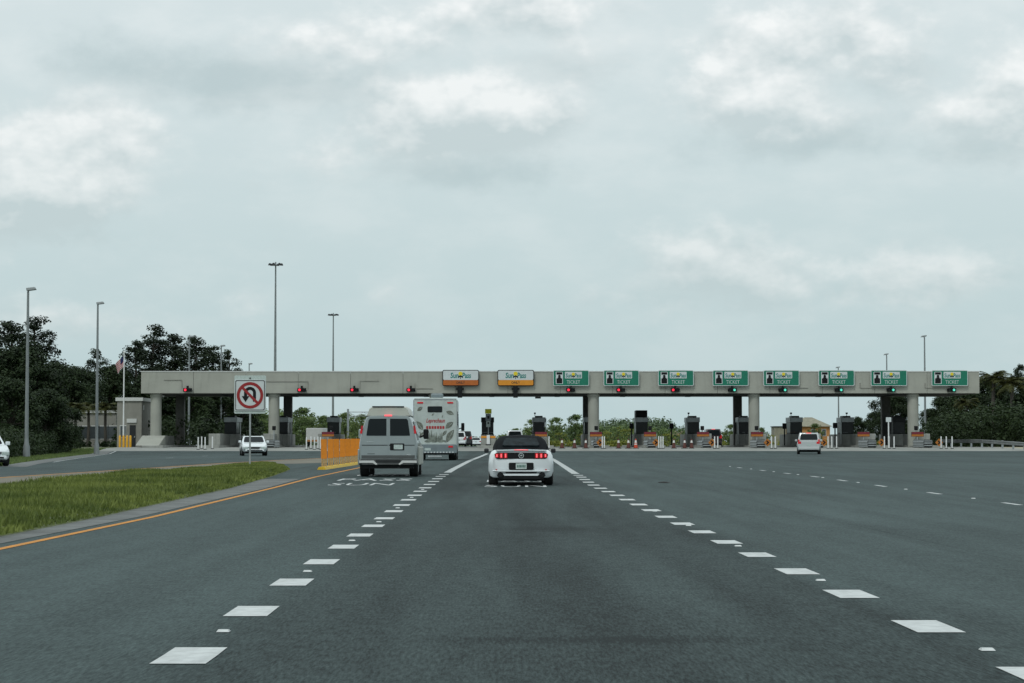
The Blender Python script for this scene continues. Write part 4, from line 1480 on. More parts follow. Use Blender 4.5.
# ---------------- motorhome
def motorhome():
    px, y = 435.2, 127.0
    t = thing('motorhome', 'white motorhome with printed leaves and red script on its tall rear wall', 'motorhome', (X(px, y, 430), y, gz(y) + .005), -ROADB)
    w, Ht = 1.25, 3.56
    hp = lambda k, zt: [(0, .62), (w * k - .03, .62), (w * k, .66), (w * k, 2.0), (w * k, zt - .12), (w * k - .04, zt - .03), (w * k - .12, zt), (0, zt + .02)]
    MB().loft([(0, hp(.985, Ht - .04)), (.04, hp(1, Ht)), (6.2, hp(1, Ht))]).build('body', M_rv, t, smooth_angle=35)
    MB().loft([(6.2, [(0, 2.1), (w - .05, 2.1), (w, 2.2), (w, 3.3), (w - .1, Ht), (0, Ht)]), (7.2, [(0, 2.15), (w - .1, 2.15), (w - .05, 2.25), (w - .1, 3.0), (w - .3, 3.2), (0, 3.25)])]).build('overcab', M_rv, t, smooth_angle=40)
    MB().hexa([(-1.0, 6.2, .45), (1.0, 6.2, .45), (1.0, 8.3, .45), (-1.0, 8.3, .45)], [(-1.0, 6.2, 2.09), (1.0, 6.2, 2.09), (.85, 7.1, 2.0), (-.85, 7.1, 2.0)], c=.08).build('cab', M_rv, t, smooth_angle=40)
    MB().cbox(-.28, .42, 1.2, 2.1, Ht + .02, Ht + .30, .08).build('roof_unit', M_rvgrey, t)
    # side corner trims
    for s in (-1, 1):
        MB().box(min(s * (w - .03), s * (w + .012)), max(s * (w - .03), s * (w + .012)), -.012, .05, .7, Ht - .1).build('corner_trim', M_galv, t)
        MB().cbox(s * .86 - .17, s * .86 + .17, -.03, .02, Ht - .31, Ht - .22, .012).build('marker_light', M_tail, t)
        MB().cbox(min(s * 1.4, s * 1.6), max(s * 1.4, s * 1.6), 6.5, 6.65, 1.72, 2.2, .04).build('mirror', M_black, t)
        MB().tube((s * 1.0, 6.55, 1.75), (s * 1.42, 6.55, 1.9), .03).build('mirror_arm', M_black, t)
        for q0, q1, z0, z1 in ((1.0, 2.0, 2.0, 2.8), (3.5, 4.6, 1.9, 2.7)):
            MB().box(min(s * (w + .003), s * (w + .03)), max(s * (w + .003), s * (w + .03)), q0, q1, z0, z1).build('side_window', M_glass, t)
    MB().plate(rrect(-1.2, 1.2, Ht - .1, Ht - .03, .02), -.014, .01).build('top_trim', M_galv, t)
    wf = MB().plate(rrect(-.44, .40, 2.75, 3.09, .06), -.02, .03).build('rear_window', M_black, t)
    for a, b in ((-.40, -.24), (-.20, .16), (.20, .36)):
        MB().plate(rrect(a, b, 2.79, 3.05, .03), -.026, .005).build('pane', M_glass, wf)
    # red script, second red line, grey landscape print
    place(text_mesh('Leprechaun', -.52, .56, 2.08, 2.40, M_redprint, -.008, shear=.35, bold=.02), 'lettering', t)
    for i in range(7):
        MB().plate(rrect(-.52 + i * .155, -.52 + i * .155 + .12, 1.80, 1.96, .02), -.008, .005).build('red_mark', M_redprint, t)
    r = random.Random(11)
    for i in range(9):
        xx = -.42 + i * .1
        h = .35 + .42 * r.random()
        MB().plate([(xx - .055, 1.03), (xx + .055, 1.03), (xx + .045, 1.03 + h * .6), (xx, 1.03 + h), (xx - .045, 1.03 + h * .55)], -.008, .004).build('print', M_greyprint, t)
    MB().plate([(-.62, 1.02), (.62, 1.02), (.6, 1.14), (.3, 1.2), (.05, 1.12), (-.3, 1.22), (-.6, 1.12)], -.013, .004).build('print', M_greyprint, t)

    def leaf(x, z, l, wd, a):
        p = []
        n = 8
        for i in range(n + 1):
            u = i / n
            p.append((u * l - l / 2, wd * math.sin(math.pi * u) ** .8))
        for i in range(n - 1, 0, -1):
            u = i / n
            p.append((u * l - l / 2, -wd * .7 * math.sin(math.pi * u)))
        ca, sa = math.cos(R(a)), math.sin(R(a))
        return [(x + q[0] * ca - q[1] * sa, z + q[0] * sa + q[1] * ca) for q in p]
    for x, z, l, wd, a in ((-.87, 2.93, .38, .12, 35), (.84, 2.70, .48, .14, -20), (-.90, 1.98, .62, .18, -55), (.82, 2.0, .58, .18, 40), (.86, 1.38, .85, .2, 60), (-.95, 1.35, .6, .17, 70), (.55, 1.55, .4, .1, 55), (-.12, 2.62, .2, .05, 40), (-.72, 1.45, .45, .13, 50), (.42, 2.52, .2, .04, 80), (-.4, 1.62, .28, .06, 90)):
        lf = MB().plate(leaf(x, z, l, wd, a), -.008, .004).build('leaf_print', M_leafprint, t)
        ca, sa = math.cos(R(a)), math.sin(R(a))
        MB().plate([(x - l * .4 * ca, z - l * .4 * sa), (x + l * .4 * ca, z + l * .4 * sa), (x + l * .4 * ca - sa * .02, z + l * .4 * sa + ca * .02)], -.012, .003).build('leaf_rib', M_rv, lf)
    # lower box with scalloped trim, diamond strip and lamp
    MB().loft([(-.22, [(0, .42), (w - .06, .42), (w - .02, .46), (w - .02, .86), (w - .06, .9), (0, .9)]), (-.0, [(0, .42), (w - .02, .42), (w + .015, .46), (w + .015, .88), (w - .02, .92), (0, .92)])]).build('rear_box', M_rvgrey, t, smooth_angle=40)
    for i in range(6):
        xx = -.95 + i * .36
        MB().plate(disc_pts(.13, 10, xx, .915, 0, 180), -.03, .02).build('scallop', M_rv, t)
    for i in range(13):
        xx = -1.14 + i * .176
        MB().box(xx, xx + .09, -.235, -.221, .43, .495).build('reflector_tape', M_signwhite, t)
    MB().cbox(.76, 1.02, -.25, -.2, .73, .83, .01).build('brake_light', M_tail, t)
    MB().cbox(-1.02, -.76, -.25, -.2, .73, .83, .01).build('tail_light', M_tailoff, t)
    MB().plate(rrect(-.6, -.25, .56, .7, .02), -.232, .008).build('decal', M_plate, t)
    MB().box(-1.1, 1.1, -.1, 6.0, .32, .42).build('underbody', M_black, t)
    hb = MB().cbox(-.4, .4, -.45, -.3, .16, .26, .02).build('hitch_step', M_galv, t)
    MB().tube((0, -.35, .22), (0, .4, .36), .05).build('hitch', M_galv, hb)
    wheels(t, .38, .46, 1.95, 1.9, 6.9)


motorhome()

# white box truck parked beyond the left lanes
y = 236.0
t = thing('box_truck', 'white box truck parked beyond the left toll lanes', 'truck', (X(314.5, y), y, gz(y)), R(-12))
MB().cbox(-.95, .95, 0, 3.4, .55, 2.0, .05).build('box', M_trim, t)
MB().cbox(-.9, .9, 3.45, 5.0, .45, 1.75, .15).build('cab', M_trim, t)
MB().box(-.9, .9, -.02, -.005, .56, .75).build('bumper', M_orangewall, t)
wheels(t, .34, .24, 1.6, .8, 4.2)


# ------------------------------------------------------------------ no U-turn sign on the median
def uturn():
    y = 95.0
    zt = lambda py: Z(py, y)
    x = X(250.0, y, 400)
    g = gz(y) + .2
    t = thing('no_u_turn_sign', 'white square no U-turn sign with red ring on the grass median', 'sign', (x, y, g))
    s = y / FPX
    hw = 15.4 * s
    z0, z1 = zt(411) - g, zt(379.6) - g
    zt_top, zb_bot = zt(375.4) - g, zt(413.6) - g
    MB().plate(rrect(-hw - .02, hw + .02, zb_bot, zt_top, .06), .03, .02).build('backing', M_plate, t)
    MB().plate(rrect(-hw, hw, z0, z1, .06), .0, .025).build('panel', M_signwhite, t)
    # black rim
    out, inn = rrect(-hw + .03, hw - .03, z0 + .03, z1 - .03, .06), rrect(-hw + .06, hw - .06, z0 + .06, z1 - .06, .05)
    n = len(out)
    MB().add([(a, -.004, b) for a, b in out] + [(a, -.004, b) for a, b in inn], [(i, (i + 1) % n, n + (i + 1) % n, n + i) for i in range(n)]).build('rim', M_black, t)
    cz = (z0 + z1) / 2
    ro, ri = hw * .86, hw * .67
    n = 48
    po, pi_ = disc_pts(ro, n, 0, cz), disc_pts(ri, n, 0, cz)
    ring = MB().add([(a, -.012, b) for a, b in po] + [(a, -.012, b) for a, b in pi_], [(i, (i + 1) % n, n + (i + 1) % n, n + i) for i in range(n)])
    dd = .707
    hwid = hw * .085
    e = ri * 1.02
    ring.add([(-e * dd - hwid * dd, -.0125, cz + e * dd - hwid * dd), (e * dd - hwid * dd, -.0125, cz - e * dd - hwid * dd), (e * dd + hwid * dd, -.0125, cz - e * dd + hwid * dd), (-e * dd + hwid * dd, -.0125, cz + e * dd + hwid * dd)], [(0, 1, 2, 3)])
    ring.build('red_ring', M_red, t)
    # the hooked arrow: up on the right, round, down on the left to a head
    ra, rb = hw * .39, hw * .19
    c0 = cz + hw * .16
    arc_o = disc_pts(ra, 16, 0, c0, 0, 180)
    arc_i = disc_pts(rb, 16, 0, c0, 0, 180)
    ar = MB()
    m_ = len(arc_o)
    ar.add([(a, -.008, b) for a, b in arc_o] + [(a, -.008, b) for a, b in arc_i], [(i, i + 1, m_ + i + 1, m_ + i) for i in range(m_ - 1)])
    ar.add([(rb, -.0079, cz - hw * .42), (ra, -.0079, cz - hw * .42), (ra, -.0079, c0), (rb, -.0079, c0)], [(0, 1, 2, 3)])
    ar.add([(-ra, -.0079, cz - hw * .08), (-rb, -.0079, cz - hw * .08), (-rb, -.0079, c0), (-ra, -.0079, c0)], [(0, 1, 2, 3)])
    mx = -(ra + rb) / 2
    ar.add([(mx - hw * .25, -.0078, cz - hw * .05), (mx, -.0078, cz - hw * .45), (mx + hw * .25, -.0078, cz - hw * .05)], [(0, 1, 2)])
    ar.build('arrow', M_black, t)
    MB().lathe([(.035, -.025), (.035, -.005)], axis='y', n=12).build('bolt', M_dark, t, (0, 0.02, z1 + .06))
    MB().box(-.035, .035, .052, .10, -.4, zt_top - .03).build('post', M_galv, t)


uturn()


# ------------------------------------------------------------------ orange paddles on a yellow kerb
def separator():
    x0, y0 = X(321.5, 91.5, 470), 91.5
    x1, y1 = X(360.5, 111.5, 464), 111.5
    t = thing('lane_separator', 'yellow kerb carrying a row of tall orange paddles beside the van', 'barrier', (x0, y0, 0))
    n = 10
    vs_, fs = [], []
    for i in range(n + 1):
        u = i / n
        xx, yy = (x1 - x0) * u, (y1 - y0) * u
        g = gz(y0 + yy)
        vs_ += [(xx - .19, yy, g - .02), (xx - .12, yy, g + .11), (xx + .12, yy, g + .11), (xx + .19, yy, g - .02)]
    for i in range(n):
        for j in range(3):
            a = i * 4 + j
            fs.append((a, a + 1, a + 5, a + 4))
    fs += [(0, 3, 2, 1), (n * 4, n * 4 + 1, n * 4 + 2, n * 4 + 3)]
    MB().add(vs_, fs).build('kerb', M_kerbyellow, t)
    pad = MB().plate(rrect(-.125, .125, .34, 1.16, .03), -.02, .04).mesh('paddle', M_paddle)
    stem = MB().box(-.11, -.05, -.015, .015, .0, .36).box(.05, .11, -.015, .015, 0, .36).box(-.03, .03, -.012, .012, .0, .35).mesh('stem', M_stem)
    m = 7
    for i in range(m):
        u = (i + .4) / m
        xx, yy = (x1 - x0) * u, (y1 - y0) * u
        g = gz(y0 + yy) + .1
        o = place(pad, 'paddle', t, (xx, yy, g), R(rnd.uniform(-12, 12)))
        o.rotation_euler.y = R(rnd.uniform(-1.2, 1.2))
        place(stem, 'stem', o)


separator()


# ------------------------------------------------------------------ poles and masts
def cobra_pole(px, pytop, y, label, side=1, base=True):
    g = gz(y)
    x = X(px, y, 400)
    h = Z(pytop, y) - g
    t = thing('light_pole', label, 'light pole', (x, y, g), 0, 'roadside light poles')
    MB().lathe([(.13, .0), (.12, h * .3), (.075, h - .25), (.07, h - .12)], n=14).build('shaft', M_steel, t, smooth_angle=40)
    if base:
        MB().lathe([(.24, -.2), (.21, .75), (.15, .95), (.13, 1.3)], n=14).build('base', M_steel, t, smooth_angle=30)
    MB().path([(0, 0, h - .14), (side * .05, 0, h - .05), (side * .2, 0, h + .02)], [.05, .05, .045], 8).build('arm', M_steel, t)
    MB().hexa([(side * .3 - .25 + .1 * side, -.18, h - .1), (side * .3 + .45 - .1 * (1 - side), -.18, h - .02), (side * .3 + .45 - .1 * (1 - side), .18, h - .02), (side * .3 - .25 + .1 * side, .18, h - .1)],
              [(side * .3 - .2, -.14, h + .1), (side * .3 + .35, -.14, h + .16), (side * .3 + .35, .14, h + .16), (side * .3 - .2, .14, h + .1)], c=.04).build('lamp_head', M_steel, t).location.x = -side * .22


cobra_pole(27, 289.5, 142, 'tall grey light pole nearest the left edge')
cobra_pole(97, 303.5, 180, 'tall grey light pole before the hedge, second from the left')
cobra_pole(189, 337, 245, 'light pole rising behind the canopy left of the no U-turn sign', base=False)
cobra_pole(221, 346, 275, 'thin light pole behind the canopy just left of the no U-turn sign', base=False)
cobra_pole(249, 364, 330, 'short looking far light pole directly above the no U-turn sign', base=False)
cobra_pole(838.5, 367.5, 330, 'far light pole peeking over the canopy right of centre', -1, False)
cobra_pole(887, 354.5, 290, 'light pole behind the canopy, second from the right', -1, False)
cobra_pole(925, 336.5, 246, 'rightmost light pole rising behind the canopy end', -1, False)


def high_mast(px, pytop, y, label):
    g = gz(y)
    h = Z(pytop, y) - g
    t = thing('high_mast', label, 'light mast', (X(px, y, 400), y, g), 0, 'high light masts')
    MB().lathe([(.30, 0), (.2, h * .5), (.11, h)], n=12).build('shaft', M_steel, t, smooth_angle=40)
    MB().lathe([(.5, h - .6), (.5, h - .45)], n=16).build('ring', M_steel, t)
    for i in range(6):
        a = R(60 * i + 15)
        c, s = math.cos(a), math.sin(a)
        lm = MB().path([(c * .3, s * .3, h - .5), (c * .85, s * .85, h - .35)], [.05, .05], 6)
        lm.lathe([(.28, h - .55), (.2, h - .3), (.1, h - .2)], n=10, o=(c * .95, s * .95, 0))
        lm.build('lamp', M_dark, t)


high_mast(275, 262, 355, 'tallest high mast with a ring of lamps behind the canopy')
high_mast(333, 313, 480, 'shorter looking high mast right of the tallest one')

# sign gantry beyond the left lanes
y = 300.0
t = thing('sign_gantry', 'thin steel truss gantry beyond the canopy left of the motorhome', 'gantry', (X(348, y), y, gz(y)))
hh = Z(409, y) - gz(y)
MB().tube((0, 0, 0), (0, 0, hh), .14).build('post', M_galv, t)
mb = MB()
ln = X(440, y) - X(348, y)
zz = Z(412, y) - gz(y)
mb.tube((0, 0, zz), (ln, 0, zz), .05, n=6)
mb.tube((0, 0, zz - .55), (ln, 0, zz - .55), .05, n=6)
for i in range(12):
    mb.tube((ln * i / 12, 0, zz - (.55 if i % 2 else 0)), (ln * (i + 1) / 12, 0, zz - (0 if i % 2 else .55)), .03, n=5)
mb.build('truss', M_galv, t)
MB().tube((ln, 0, 0), (ln, 0, hh), .14).build('post', M_galv, t)

# yellow bollards
bo = MB().lathe([(.11, 0), (.11, 1.05), (.08, 1.12), (.03, 1.15)], n=14).mesh('bollard', M_bollard, 40)
for i, px in enumerate((120, 123.7, 127.2, 130.5)):
    o = place(bo, 'bollard', None, (X(px, 212), 212, gz(212)))
    tag(o, f'yellow steel bollard, {ordinal(i)} from the left of the row of four', 'bollard', 'yellow bollards by the office')

# flag
y = 214.0
t = thing('flagpole', 'white flagpole with a limp striped flag beside the office', 'flagpole', (X(123.5, y), y, gz(y)))
h = Z(353, y) - gz(y)
MB().lathe([(.09, 0), (.05, h), (.1, h + .05), (.02, h + .2)], n=12).build('pole', M_post, t)


def flag(t, h):
    m = bpy.data.materials.new('flag_cloth')
    m.use_nodes = True
    S.tree = m.node_tree
    nt = m.node_tree
    b = nt.nodes['Principled BSDF']
    tc = nt.nodes.new('ShaderNodeTexCoord')
    sp = nt.nodes.new('ShaderNodeSeparateXYZ')
    nt.links.new(tc.outputs['UV'], sp.inputs[0])
    u, v = S(sp.outputs[0]), S(sp.outputs[1])
    st = S.m('GREATER_THAN', S.m('FRACT', v * 6.5), 0.5)
    c = mixc(st, (0.55, 0.55, 0.55), (0.33, 0.012, 0.02))
    can = S.m('MULTIPLY', S.m('LESS_THAN', u, .42), S.m('GREATER_THAN', v, .46))
    c = mixc(can, c, (0.012, 0.02, 0.09))
    nt.links.new(c.s, b.inputs['Base Color'])
    b.inputs['Roughness'].default_value = .8
    nu, nv = 14, 10
    vs_, fs, uv = [], [], []
    for j in range(nv + 1):
        for i in range(nu + 1):
            a, c_ = i / nu, j / nv
            x = -.06 - a * .75 * (.7 + .3 * c_)
            z = h - .25 - (1 - c_) * 1.0 - a * .75 - .05 * math.sin(a * 7)
            vs_.append((x, .12 * math.sin(a * 9 + c_ * 2) * (.2 + a), z))
            uv.append((a, c_))
    for j in range(nv):
        for i in range(nu):
            q = j * (nu + 1) + i
            fs.append((q, q + 1, q + nu + 2, q + nu + 1))
    me = bpy.data.meshes.new('flag')
    me.from_pydata(vs_, [], fs)
    ul = me.uv_layers.new()
    for lp in me.loops:
        ul.data[lp.index].uv = uv[lp.vertex_index]
    me.materials.append(m)
    me.shade_smooth()
    place(me, 'flag', t)


flag(t, h)

# guardrail on the right
def guardrail():
    pts = [(X(938, 229), 229.0), (44.9, 212.0), (45.4, 195), (45.8, 175), (46, 150)]
    t = thing('guardrail', 'steel guardrail running along the right edge of the pavement', 'guardrail', (0, 0, 0))
    prof = [(0, .42), (-.05, .5), (0, .57), (-.0, .6), (-.05, .68), (0, .76)]
    vs_, fs = [], []
    for x, y in pts:
        for dx, z in prof:
            vs_.append((x + dx, y, gz(y) + z))
    n = len(prof)
    for j in range(len(pts) - 1):
        for i in range(n - 1):
            fs.append((j * n + i, j * n + i + 1, (j + 1) * n + i + 1, (j + 1) * n + i))
    o = len(vs_)
    vs_ += [(a + .012, b, c) for a, b, c in vs_]
    fs += [tuple(k + o for k in f[::-1]) for f in fs]
    MB().add(vs_, fs).build('rail', M_rail, t)
    for i in range(20):
        yy = 228 - i * 3.9
        xx = interp([(x, y) for x, y in pts[::-1]], yy)
        MB().box(xx + .03, xx + .2, yy - .07, yy + .07, gz(yy) - .2, gz(yy) + .74).build('post', M_galv, t)


guardrail()


# ------------------------------------------------------------------ buildings
def office():
    y = 224.0
    x0, x1 = X(117, y), X(141.5, y)
    g = gz(y)
    zt = Z(401, y) - g
    t = thing('office_building', 'small grey stucco office with white roof edge behind the bollards', 'building', (x0, y, g))
    w = x1 - x0
    MB().box(0, w, 0, 9, -.2, zt).build('wall', M_stucco, t)
    MB().box(-.15, w + .15, -.15, 9.15, zt + .003, zt + .35).build('roof_edge', M_trim, t)
    MB().box(w + .003, w + .05, .8, 1.3, zt - .9, zt - .4).build('wall_lamp', M_trim, t)
    d = MB().box(w * .52, w * .76, -.06, -.003, -.1, 2.2).build('door', M_dark, t)
    MB().box(w * .71, w * .735, -.12, -.063, .95, 1.1).build('handle', M_chrome, d)
    MB().box(w * .40, w * .80, -.1, -.003, 2.45, 2.85).build('sign_panel', M_trim, t)
    f = MB().box(w * .12, w * .38, -.08, -.003, .9, 2.2).build('window', M_trim, t)
    MB().box(w * .14, w * .36, -.1, -.083, .98, 2.12).build('pane', M_pane, f)
    y = 240.0
    x0, x1 = X(58, y), X(116, y)
    t = thing('long_building', 'low tan building half hidden by trees behind the left hedge', 'building', (x0, y, gz(y)))
    w = x1 - x0
    zt = Z(413, y) - gz(y)
    MB().box(0, w, 0, 8, -.2, zt).build('wall', M_stucco, t)
    MB().box(-.2, w + .2, -.2, 8.2, zt + .003, zt + .3).build('roof_edge', M_trim, t)
    for i in range(6):
        a = w * (.08 + .155 * i)
        f = MB().box(a, a + 1.1, -.06, -.003, .8, 2.3).build('window', M_trim, t)
        MB().box(a + .08, a + 1.02, -.08, -.063, .88, 2.22).build('pane', M_pane, f)


office()


M_farroof = mat('faded_red_roof', (0.24, 0.16, 0.11), .9, var=.2)


def house():
    y = 440.0
    g = gz(y)
    x0, x1 = X(792, y), X(830, y)
    t = thing('house', 'house with tan hip roof and orange walls beyond the toll booths', 'house', (x0, y, g))
    w = x1 - x0
    ze, zr = Z(426.5, y) - g, Z(417, y) - g
    MB().box(0, w, 0, 10, -.2, ze).build('wall', M_orangewall, t)
    e = .5
    MB().add([(-e, -e, ze + .003), (w + e, -e, ze + .003), (w + e, 10 + e, ze + .003), (-e, 10 + e, ze + .003), (w * .42, 5, zr), (w * .62, 5, zr)], [(0, 1, 5, 4), (1, 2, 5), (2, 3, 4, 5), (3, 0, 4), (3, 2, 1, 0)]).build('roof', M_tan, t)
    for a in (.08, .5, .78):
        f = MB().box(w * a, w * a + .9, -.06, -.003, ze - 1.9, ze - .5).build('window', M_trim, t)
        MB().box(w * a + .08, w * a + .82, -.08, -.063, ze - 1.82, ze - .58).build('pane', M_pane, f)
    x0, x1 = X(774.5, 400), X(786, 400)
    t2 = thing('shed', 'plain tan shed wall left of the tan roofed house', 'shed', (x0, 400, gz(400)))
    zt = Z(427, 400) - gz(400)
    MB().box(0, x1 - x0, 0, 5, -.2, zt).build('wall', M_tan, t2)
    MB().box(-.15, x1 - x0 + .15, -.15, 5.15, zt + .003, zt + .15).build('roof', M_dark, t2)
    y = 520.0
    t3 = thing('far_house', 'low far house with pale reddish roof among yellow green bushes', 'house', (X(663, y), y, gz(y)))
    w = X(690, y) - X(663, y)
    zt = Z(435.5, y) - gz(y)
    MB().box(0, w, 0, 6, -.2, zt).build('wall', M_stucco, t3)
    MB().add([(-.3, -.3, zt + .003), (w + .3, -.3, zt + .003), (w + .3, 6.3, zt + .003), (-.3, 6.3, zt + .003), (w * .2, 3, zt + 1), (w * .8, 3, zt + 1)], [(0, 1, 5, 4), (1, 2, 5), (2, 3, 4, 5), (3, 0, 4), (3, 2, 1, 0)]).build('roof', M_farroof, t3)


house()


# ------------------------------------------------------------------ vegetation
def leaf_cloud(r, clumps, per, size, flat=0.6):
    """leaf-sized quads spread over clumps (centre, radii)"""
    vs_, fs = [], []
    for (cx, cy, cz, rx, ry, rz) in clumps:
        n = int(per * (rx * ry * rz) ** (2 / 3) / 1.0)
        for i in range(max(12, n)):
            while True:
                a, b, c = r.uniform(-1, 1), r.uniform(-1, 1), r.uniform(-1, 1)
                d = a * a + b * b + c * c
                if d < 1:
                    break
            k = (r.random() ** .45) / max(.05, math.sqrt(d))
            p = Vector((cx + a * k * rx, cy + b * k * ry, cz + c * k * rz))
            s = size * r.uniform(.55, 1.3)
            n1 = Vector((a + r.uniform(-.8, .8), b + r.uniform(-.8, .8), c + r.uniform(-.3, 1.1) + .3)).normalized()
            t1 = n1.orthogonal().normalized()
            t1.rotate(Matrix.Rotation(r.uniform(0, 6.28), 3, n1))
            t2 = n1.cross(t1)
            o = len(vs_)
            vs_ += [p - t1 * s * .5, p + t2 * s * flat * .5, p + t1 * s * .5, p - t2 * s * flat * .5]
            fs.append((o, o + 1, o + 2, o + 3))
    return vs_, fs


def raw_mesh(name, vs_, fs, m):
    me = bpy.data.meshes.new(name)
    me.from_pydata([tuple(v) for v in vs_], [], fs)
    me.materials.append(m)
    return me


def broadleaf(seed, m, h=10.0, spread=4.0, low=.18, per=46, size=.42, nclump=46):
    r = random.Random(seed)
    tr = MB()
    top = (r.uniform(-.4, .4), r.uniform(-.4, .4), h * .62)
    mid = (r.uniform(-.2, .2), r.uniform(-.2, .2), h * .3)
    tr.path([(0, 0, -.3), mid, top], [.024 * h, .018 * h, .007 * h], 8)
    clumps = []
    for i in range(nclump):
        u = r.random()
        z = h * (low + (1 - low) * u)
        prof = math.sin(math.pi * min(1, max(0.06, (u * .86 + .12)))) ** .7
        a = r.uniform(0, 6.28)
        rad = spread * prof * math.sqrt(r.random()) * r.uniform(.75, 1.1)
        cr = h * r.uniform(.06, .125)
        c = (math.cos(a) * rad, math.sin(a) * rad, min(z, h - cr * .7), cr * 1.15, cr * 1.15, cr * .75)
        clumps.append(c)
        if i % 3 == 0:
            zs = mid[2] + (top[2] - mid[2]) * r.random() * .9
            tr.tube((mid[0], mid[1], min(zs, c[2])), c[:3], .007 * h, .002 * h, 5)
    v, f = leaf_cloud(r, clumps, per, size)
    return tr.mesh('trunk', M_bark, 60), raw_mesh('crown', v, f, m)


def pine(seed, m, h=15.0, spread=3.0, size=.4):
    r = random.Random(seed)
    tr = MB()
    tr.path([(0, 0, -.3), (r.uniform(-.3, .3), r.uniform(-.3, .3), h * .5), (r.uniform(-.3, .3), 0, h * .9)], [.016 * h, .014 * h, .004 * h], 8)
    clumps = []
    n = 84
    for i in range(n):
        u = i / (n - 1)
        z = h * (.20 + .77 * u)
        a = r.uniform(0, 6.28)
        rad = spread * (1.0 - .86 * u ** 2.2) * math.sqrt(r.random()) * 1.1
        cr = r.uniform(.6, 1.15) * (1.15 - .4 * u)
        c = (math.cos(a) * rad, math.sin(a) * rad, z + r.uniform(-.3, .3), cr * 1.15, cr * 1.15, cr * .7)
        clumps.append(c)
        if r.random() < .7:
            tr.tube((0, 0, z - .8), c[:3], .05, .015, 5)
    v, f = leaf_cloud(r, clumps, 190, size * .78, .55)
    return tr.mesh('trunk', M_bark, 60), raw_mesh('crown', v, f, m)


def palm(seed, h=7.0):
    r = random.Random(seed)
    tr = MB()
    tr.path([(0, 0, -.3), (.1, 0, h * .5), (.0, .1, h)], [.19, .16, .15], 9)
    vs_, fs = [], []
    for i in range(30):
        a = r.uniform(0, 6.28)
        el = r.uniform(-.5, 1.25)
        L = r.uniform(1.4, 2.0)
        ca, sa = math.cos(a), math.sin(a)
        pts = []
        for j in range(8):
            u = j / 7
            e = el - u * u * 1.3
            pts.append(Vector((ca * L * u * math.cos(el * .6), sa * L * u * math.cos(el * .6), h + L * (math.sin(el) * u - .55 * u * u))))
        for j in range(1, 8):
            p = pts[j]
            d = (pts[j] - pts[j - 1]).normalized()
            side = d.cross(Vector((0, 0, 1))).normalized()
            ll = .62 * math.sin(math.pi * min(.97, .15 + .8 * j / 7)) + .1
            for s in (-1, 1):
                for q in range(3):
                    b0 = pts[j - 1].lerp(pts[j], q / 3)
                    tip = b0 + side * s * ll + d * ll * .55 + Vector((0, 0, -.18 * r.random() - .1))
                    o = len(vs_)
                    vs_ += [b0, b0 + d * .09, tip]
                    fs.append((o, o + 1, o + 2))
    return tr.mesh('trunk', M_palmbark, 60), raw_mesh('crown', vs_, fs, L_palm)


def put_tree(var, px, pytop, y, label, name, href, group, wscale=1.0, rot=None, cat='tree'):
    g = gz(y)
    s = (Z(pytop, y) - g) / href
    t = thing(name, label, cat, (X(px, y, 420), y, g - .05), rnd.uniform(0, 6.28) if rot is None else rot, group)
    for me, nm in zip(var, ('trunk', 'crown')):
        o = place(me, nm, t)
        o.scale = (s * wscale, s * wscale, s)
    return t


DK = [broadleaf(100 + i, L_dark, 12, 4.6, .05, 125, .40, 100) for i in range(3)]
PN = [pine(200 + i, L_pine, 15, 3.4) for i in range(3)]
MD = [broadleaf(300 + i, L_mid, 8, 4.0, .02, 62, .44, 105) for i in range(3)]
YL = [broadleaf(320 + i, L_yel, 4, 2.9, .02, 60, .30, 30) for i in range(2)]
PL = [broadleaf(340 + i, L_haze, 9, 5.0, .05, 46, .5, 46) for i in range(2)]
PM = [palm(400 + i) for i in range(2)]

G1 = 'dark trees on the left behind the hedge'
LT = [  # px, top, y, variant, width, label
    (8, 318, 262, 'p', 1.5, 'tall dark pine at the left edge'), (34, 317, 268, 'p', 1.35, 'tall dark pine just right of the first light pole'), (-14, 330, 258, 'p', 1.4, 'dark pine mostly cut off by the left edge'),
    (20, 345, 250, 'd', 1.1, 'dark bushy tree below the pines at the left edge'), (58, 362, 255, 'd', .95, 'dark round tree in the dip between the left pines'), (78, 366, 262, 'd', .9, 'low dark tree left of the second light pole'),
    (97, 349, 272, 'p', 1.0, 'thin dark pine directly behind the second light pole'), (112, 364, 270, 'd', .85, 'dark tree behind the flagpole'), (135, 338, 280, 'p', 1.1, 'dark pine just right of the flag'),
    (153, 325, 284, 'p', 1.2, 'tallest dark pine of the clump above the canopy left end'), (172, 331, 288, 'p', 1.25, 'dark pine second in the clump above the canopy left end'), (194, 333, 284, 'p', 1.2, 'dark pine just right of the thin pole above the canopy'),
    (213, 343, 286, 'p', 1.15, 'dark pine left of the last one above the canopy'), (229, 350, 284, 'p', 1.0, 'last dark pine right of the clump above the canopy'), (150, 372, 270, 'd', 1.1, 'dark leafy tree behind the leftmost column'),
    (185, 380, 272, 'd', 1.1, 'dark leafy tree between the two leftmost columns'), (215, 384, 276, 'd', 1.1, 'dark leafy tree seen under the canopy left of the sign'), (243, 392, 282, 'd', 1.0, 'dark leafy tree seen right behind the no U-turn sign'),
    (0, 385, 232, 'd', .9, 'dark tree over the hedge behind the white car'), (44, 392, 230, 'd', .9, 'dark tree over the hedge right of the first light pole')]
for px, top, y, k, wsc, lb in LT:
    var = rnd.choice(PN if k == 'p' else DK)
    put_tree(var, px, top, y, lb, 'pine_tree' if k == 'p' else 'leafy_tree', 15 if k == 'p' else 12, G1, wsc)
